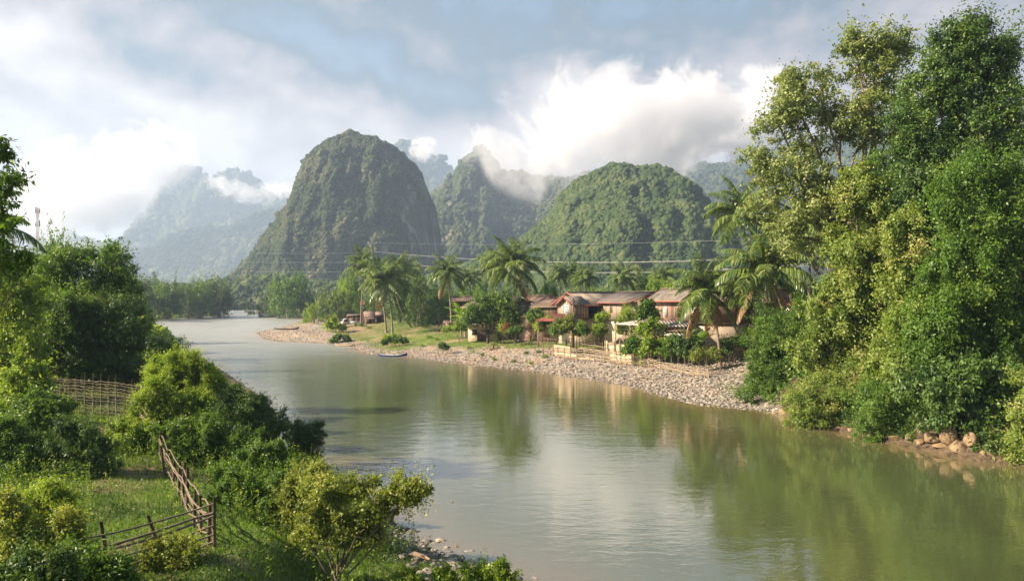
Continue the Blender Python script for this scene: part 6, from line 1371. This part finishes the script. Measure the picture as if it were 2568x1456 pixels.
def lshore(rng, n):
    y = rng.uniform(21.5, 31, n); x = rng.uniform(-8, 1.5, n); d, s = river_dist(x, y); return x, y, (s < 0) & (d > -1.2) & (d < 3.0) & (rng.random(n) < np.exp(-np.abs(d-.7)/1.2))
stones('shore_stones', 'rounded stones along the near left shore', 5200, lshore, .035, .2, 7, ICO1, flat=.65)
def boulder(label, px, py, D, r, sq=.7, seed=1, m=ROCKM):
    rng = np.random.default_rng(seed); b_, f_ = ICO2; v = b_.copy()
    for _ in range(9):
        n_ = unit(rng.normal(size=3)); dd = v@n_; c = rng.uniform(.55, .85); v = v-np.where(dd > c, dd-c, 0)[:, None]*n_
    v = v*(1+.05*fbm(v[:, 0]*3, v[:, 1]*3, v[:, 2]*3, seed=seed)[:, None]); k = D/FP; R_ = np.array([r*k, r*k*.8, r*k*sq]); c = P(px, py, D)
    o = meshobj('boulder', v*R_, f_, m, loc=(c[0], D, c[2]), smooth=False); o.rotation_euler = (rng.uniform(-.3, .3), rng.uniform(-.3, .3), rng.uniform(0, 3)); tag(o, label, 'rock', 'boulders along the right bank'); return o
BO = [('flat slab of rock where the gravel beach ends', 1950, 1038, 20, .5), ('yellow rounded rock nearest the gravel beach', 1972, 1036, 24, .7), ('large yellow rock beneath the riverside bush', 2010, 1040, 28, .85), ('tilted yellow rock above the rounded ones', 1982, 1025, 16, .6), ('brown rock under the overhanging green leaves', 2060, 1048, 18, .9), ('low flat stone just out of the water', 2050, 1060, 16, .25), ('thin pale slab lying at the water line', 2109, 1076, 18, .3), ('dark rock right of the pale slab', 2135, 1076, 13, .6), ('brown eroded rock in the middle of the bank', 2180, 1080, 20, .7), ('reddish flat ledge at the water', 2250, 1100, 26, .25), ('layered tan rock left of the boulder pile', 2305, 1108, 18, .6), ('tan boulder on the left of the pile', 2335, 1098, 24, .7), ('upright tan boulder at the top of the pile', 2378, 1090, 22, 1.2), ('wedge shaped boulder at the bottom of the pile', 2404, 1118, 30, .75), ('round brown boulder behind the wedge', 2435, 1104, 22, 1.0), ('small dark rock in front of the wedge boulder', 2410, 1136, 18, .4), ('wet flat rock below the pile', 2360, 1116, 22, .4), ('dark wet rock near the right edge', 2480, 1140, 26, .6), ('dark muddy rock at the right edge', 2530, 1152, 24, .6), ('small tan rock between the ledge and the pile', 2280, 1095, 12, .7)]
for i, (lb, px, py, r, sq) in enumerate(BO): boulder(lb, px, py, shoreD(px)+.4, r, sq, i+3)
for i, (lb, px, py, r) in enumerate([('dark stone poking out of the water off the near left shore', 1145, 1390-20, 7), ('small dark stone in the shallows closest to the near shore bushes', 1102, 1365-8, 6), ('dark wet stone off the tip of the near shore', 1182, 1404, 8), ('flat dark stone by the bottom leaves', 1225, 1414, 8), ('tan boulder beside the driftwood', 1075, 1398, 14), ('dark stone in the middle of the shallows', 1133, 1258, 4)]):
    D = HC*FP/(py-742); boulder(lb, px, py, D, r, .6, i+40)['group'] = 'stones off the near left shore'
# driftwood
c = P(1040, 1395, 26); mb = MB(); mb.tube([(-.25, .1, .0), (0, 0, .08), (.25, -.12, .05), (.5, -.2, -.02)], [.05, .09, .08, .03], 8); tag(mb.build('driftwood', simple('driftwood_wood', (.16, .11, .075), (.30, .22, .15), 6), loc=(c[0], 26, gz(c[0], 26)+.12)), 'short bleached driftwood log on the near stony shore', 'driftwood')
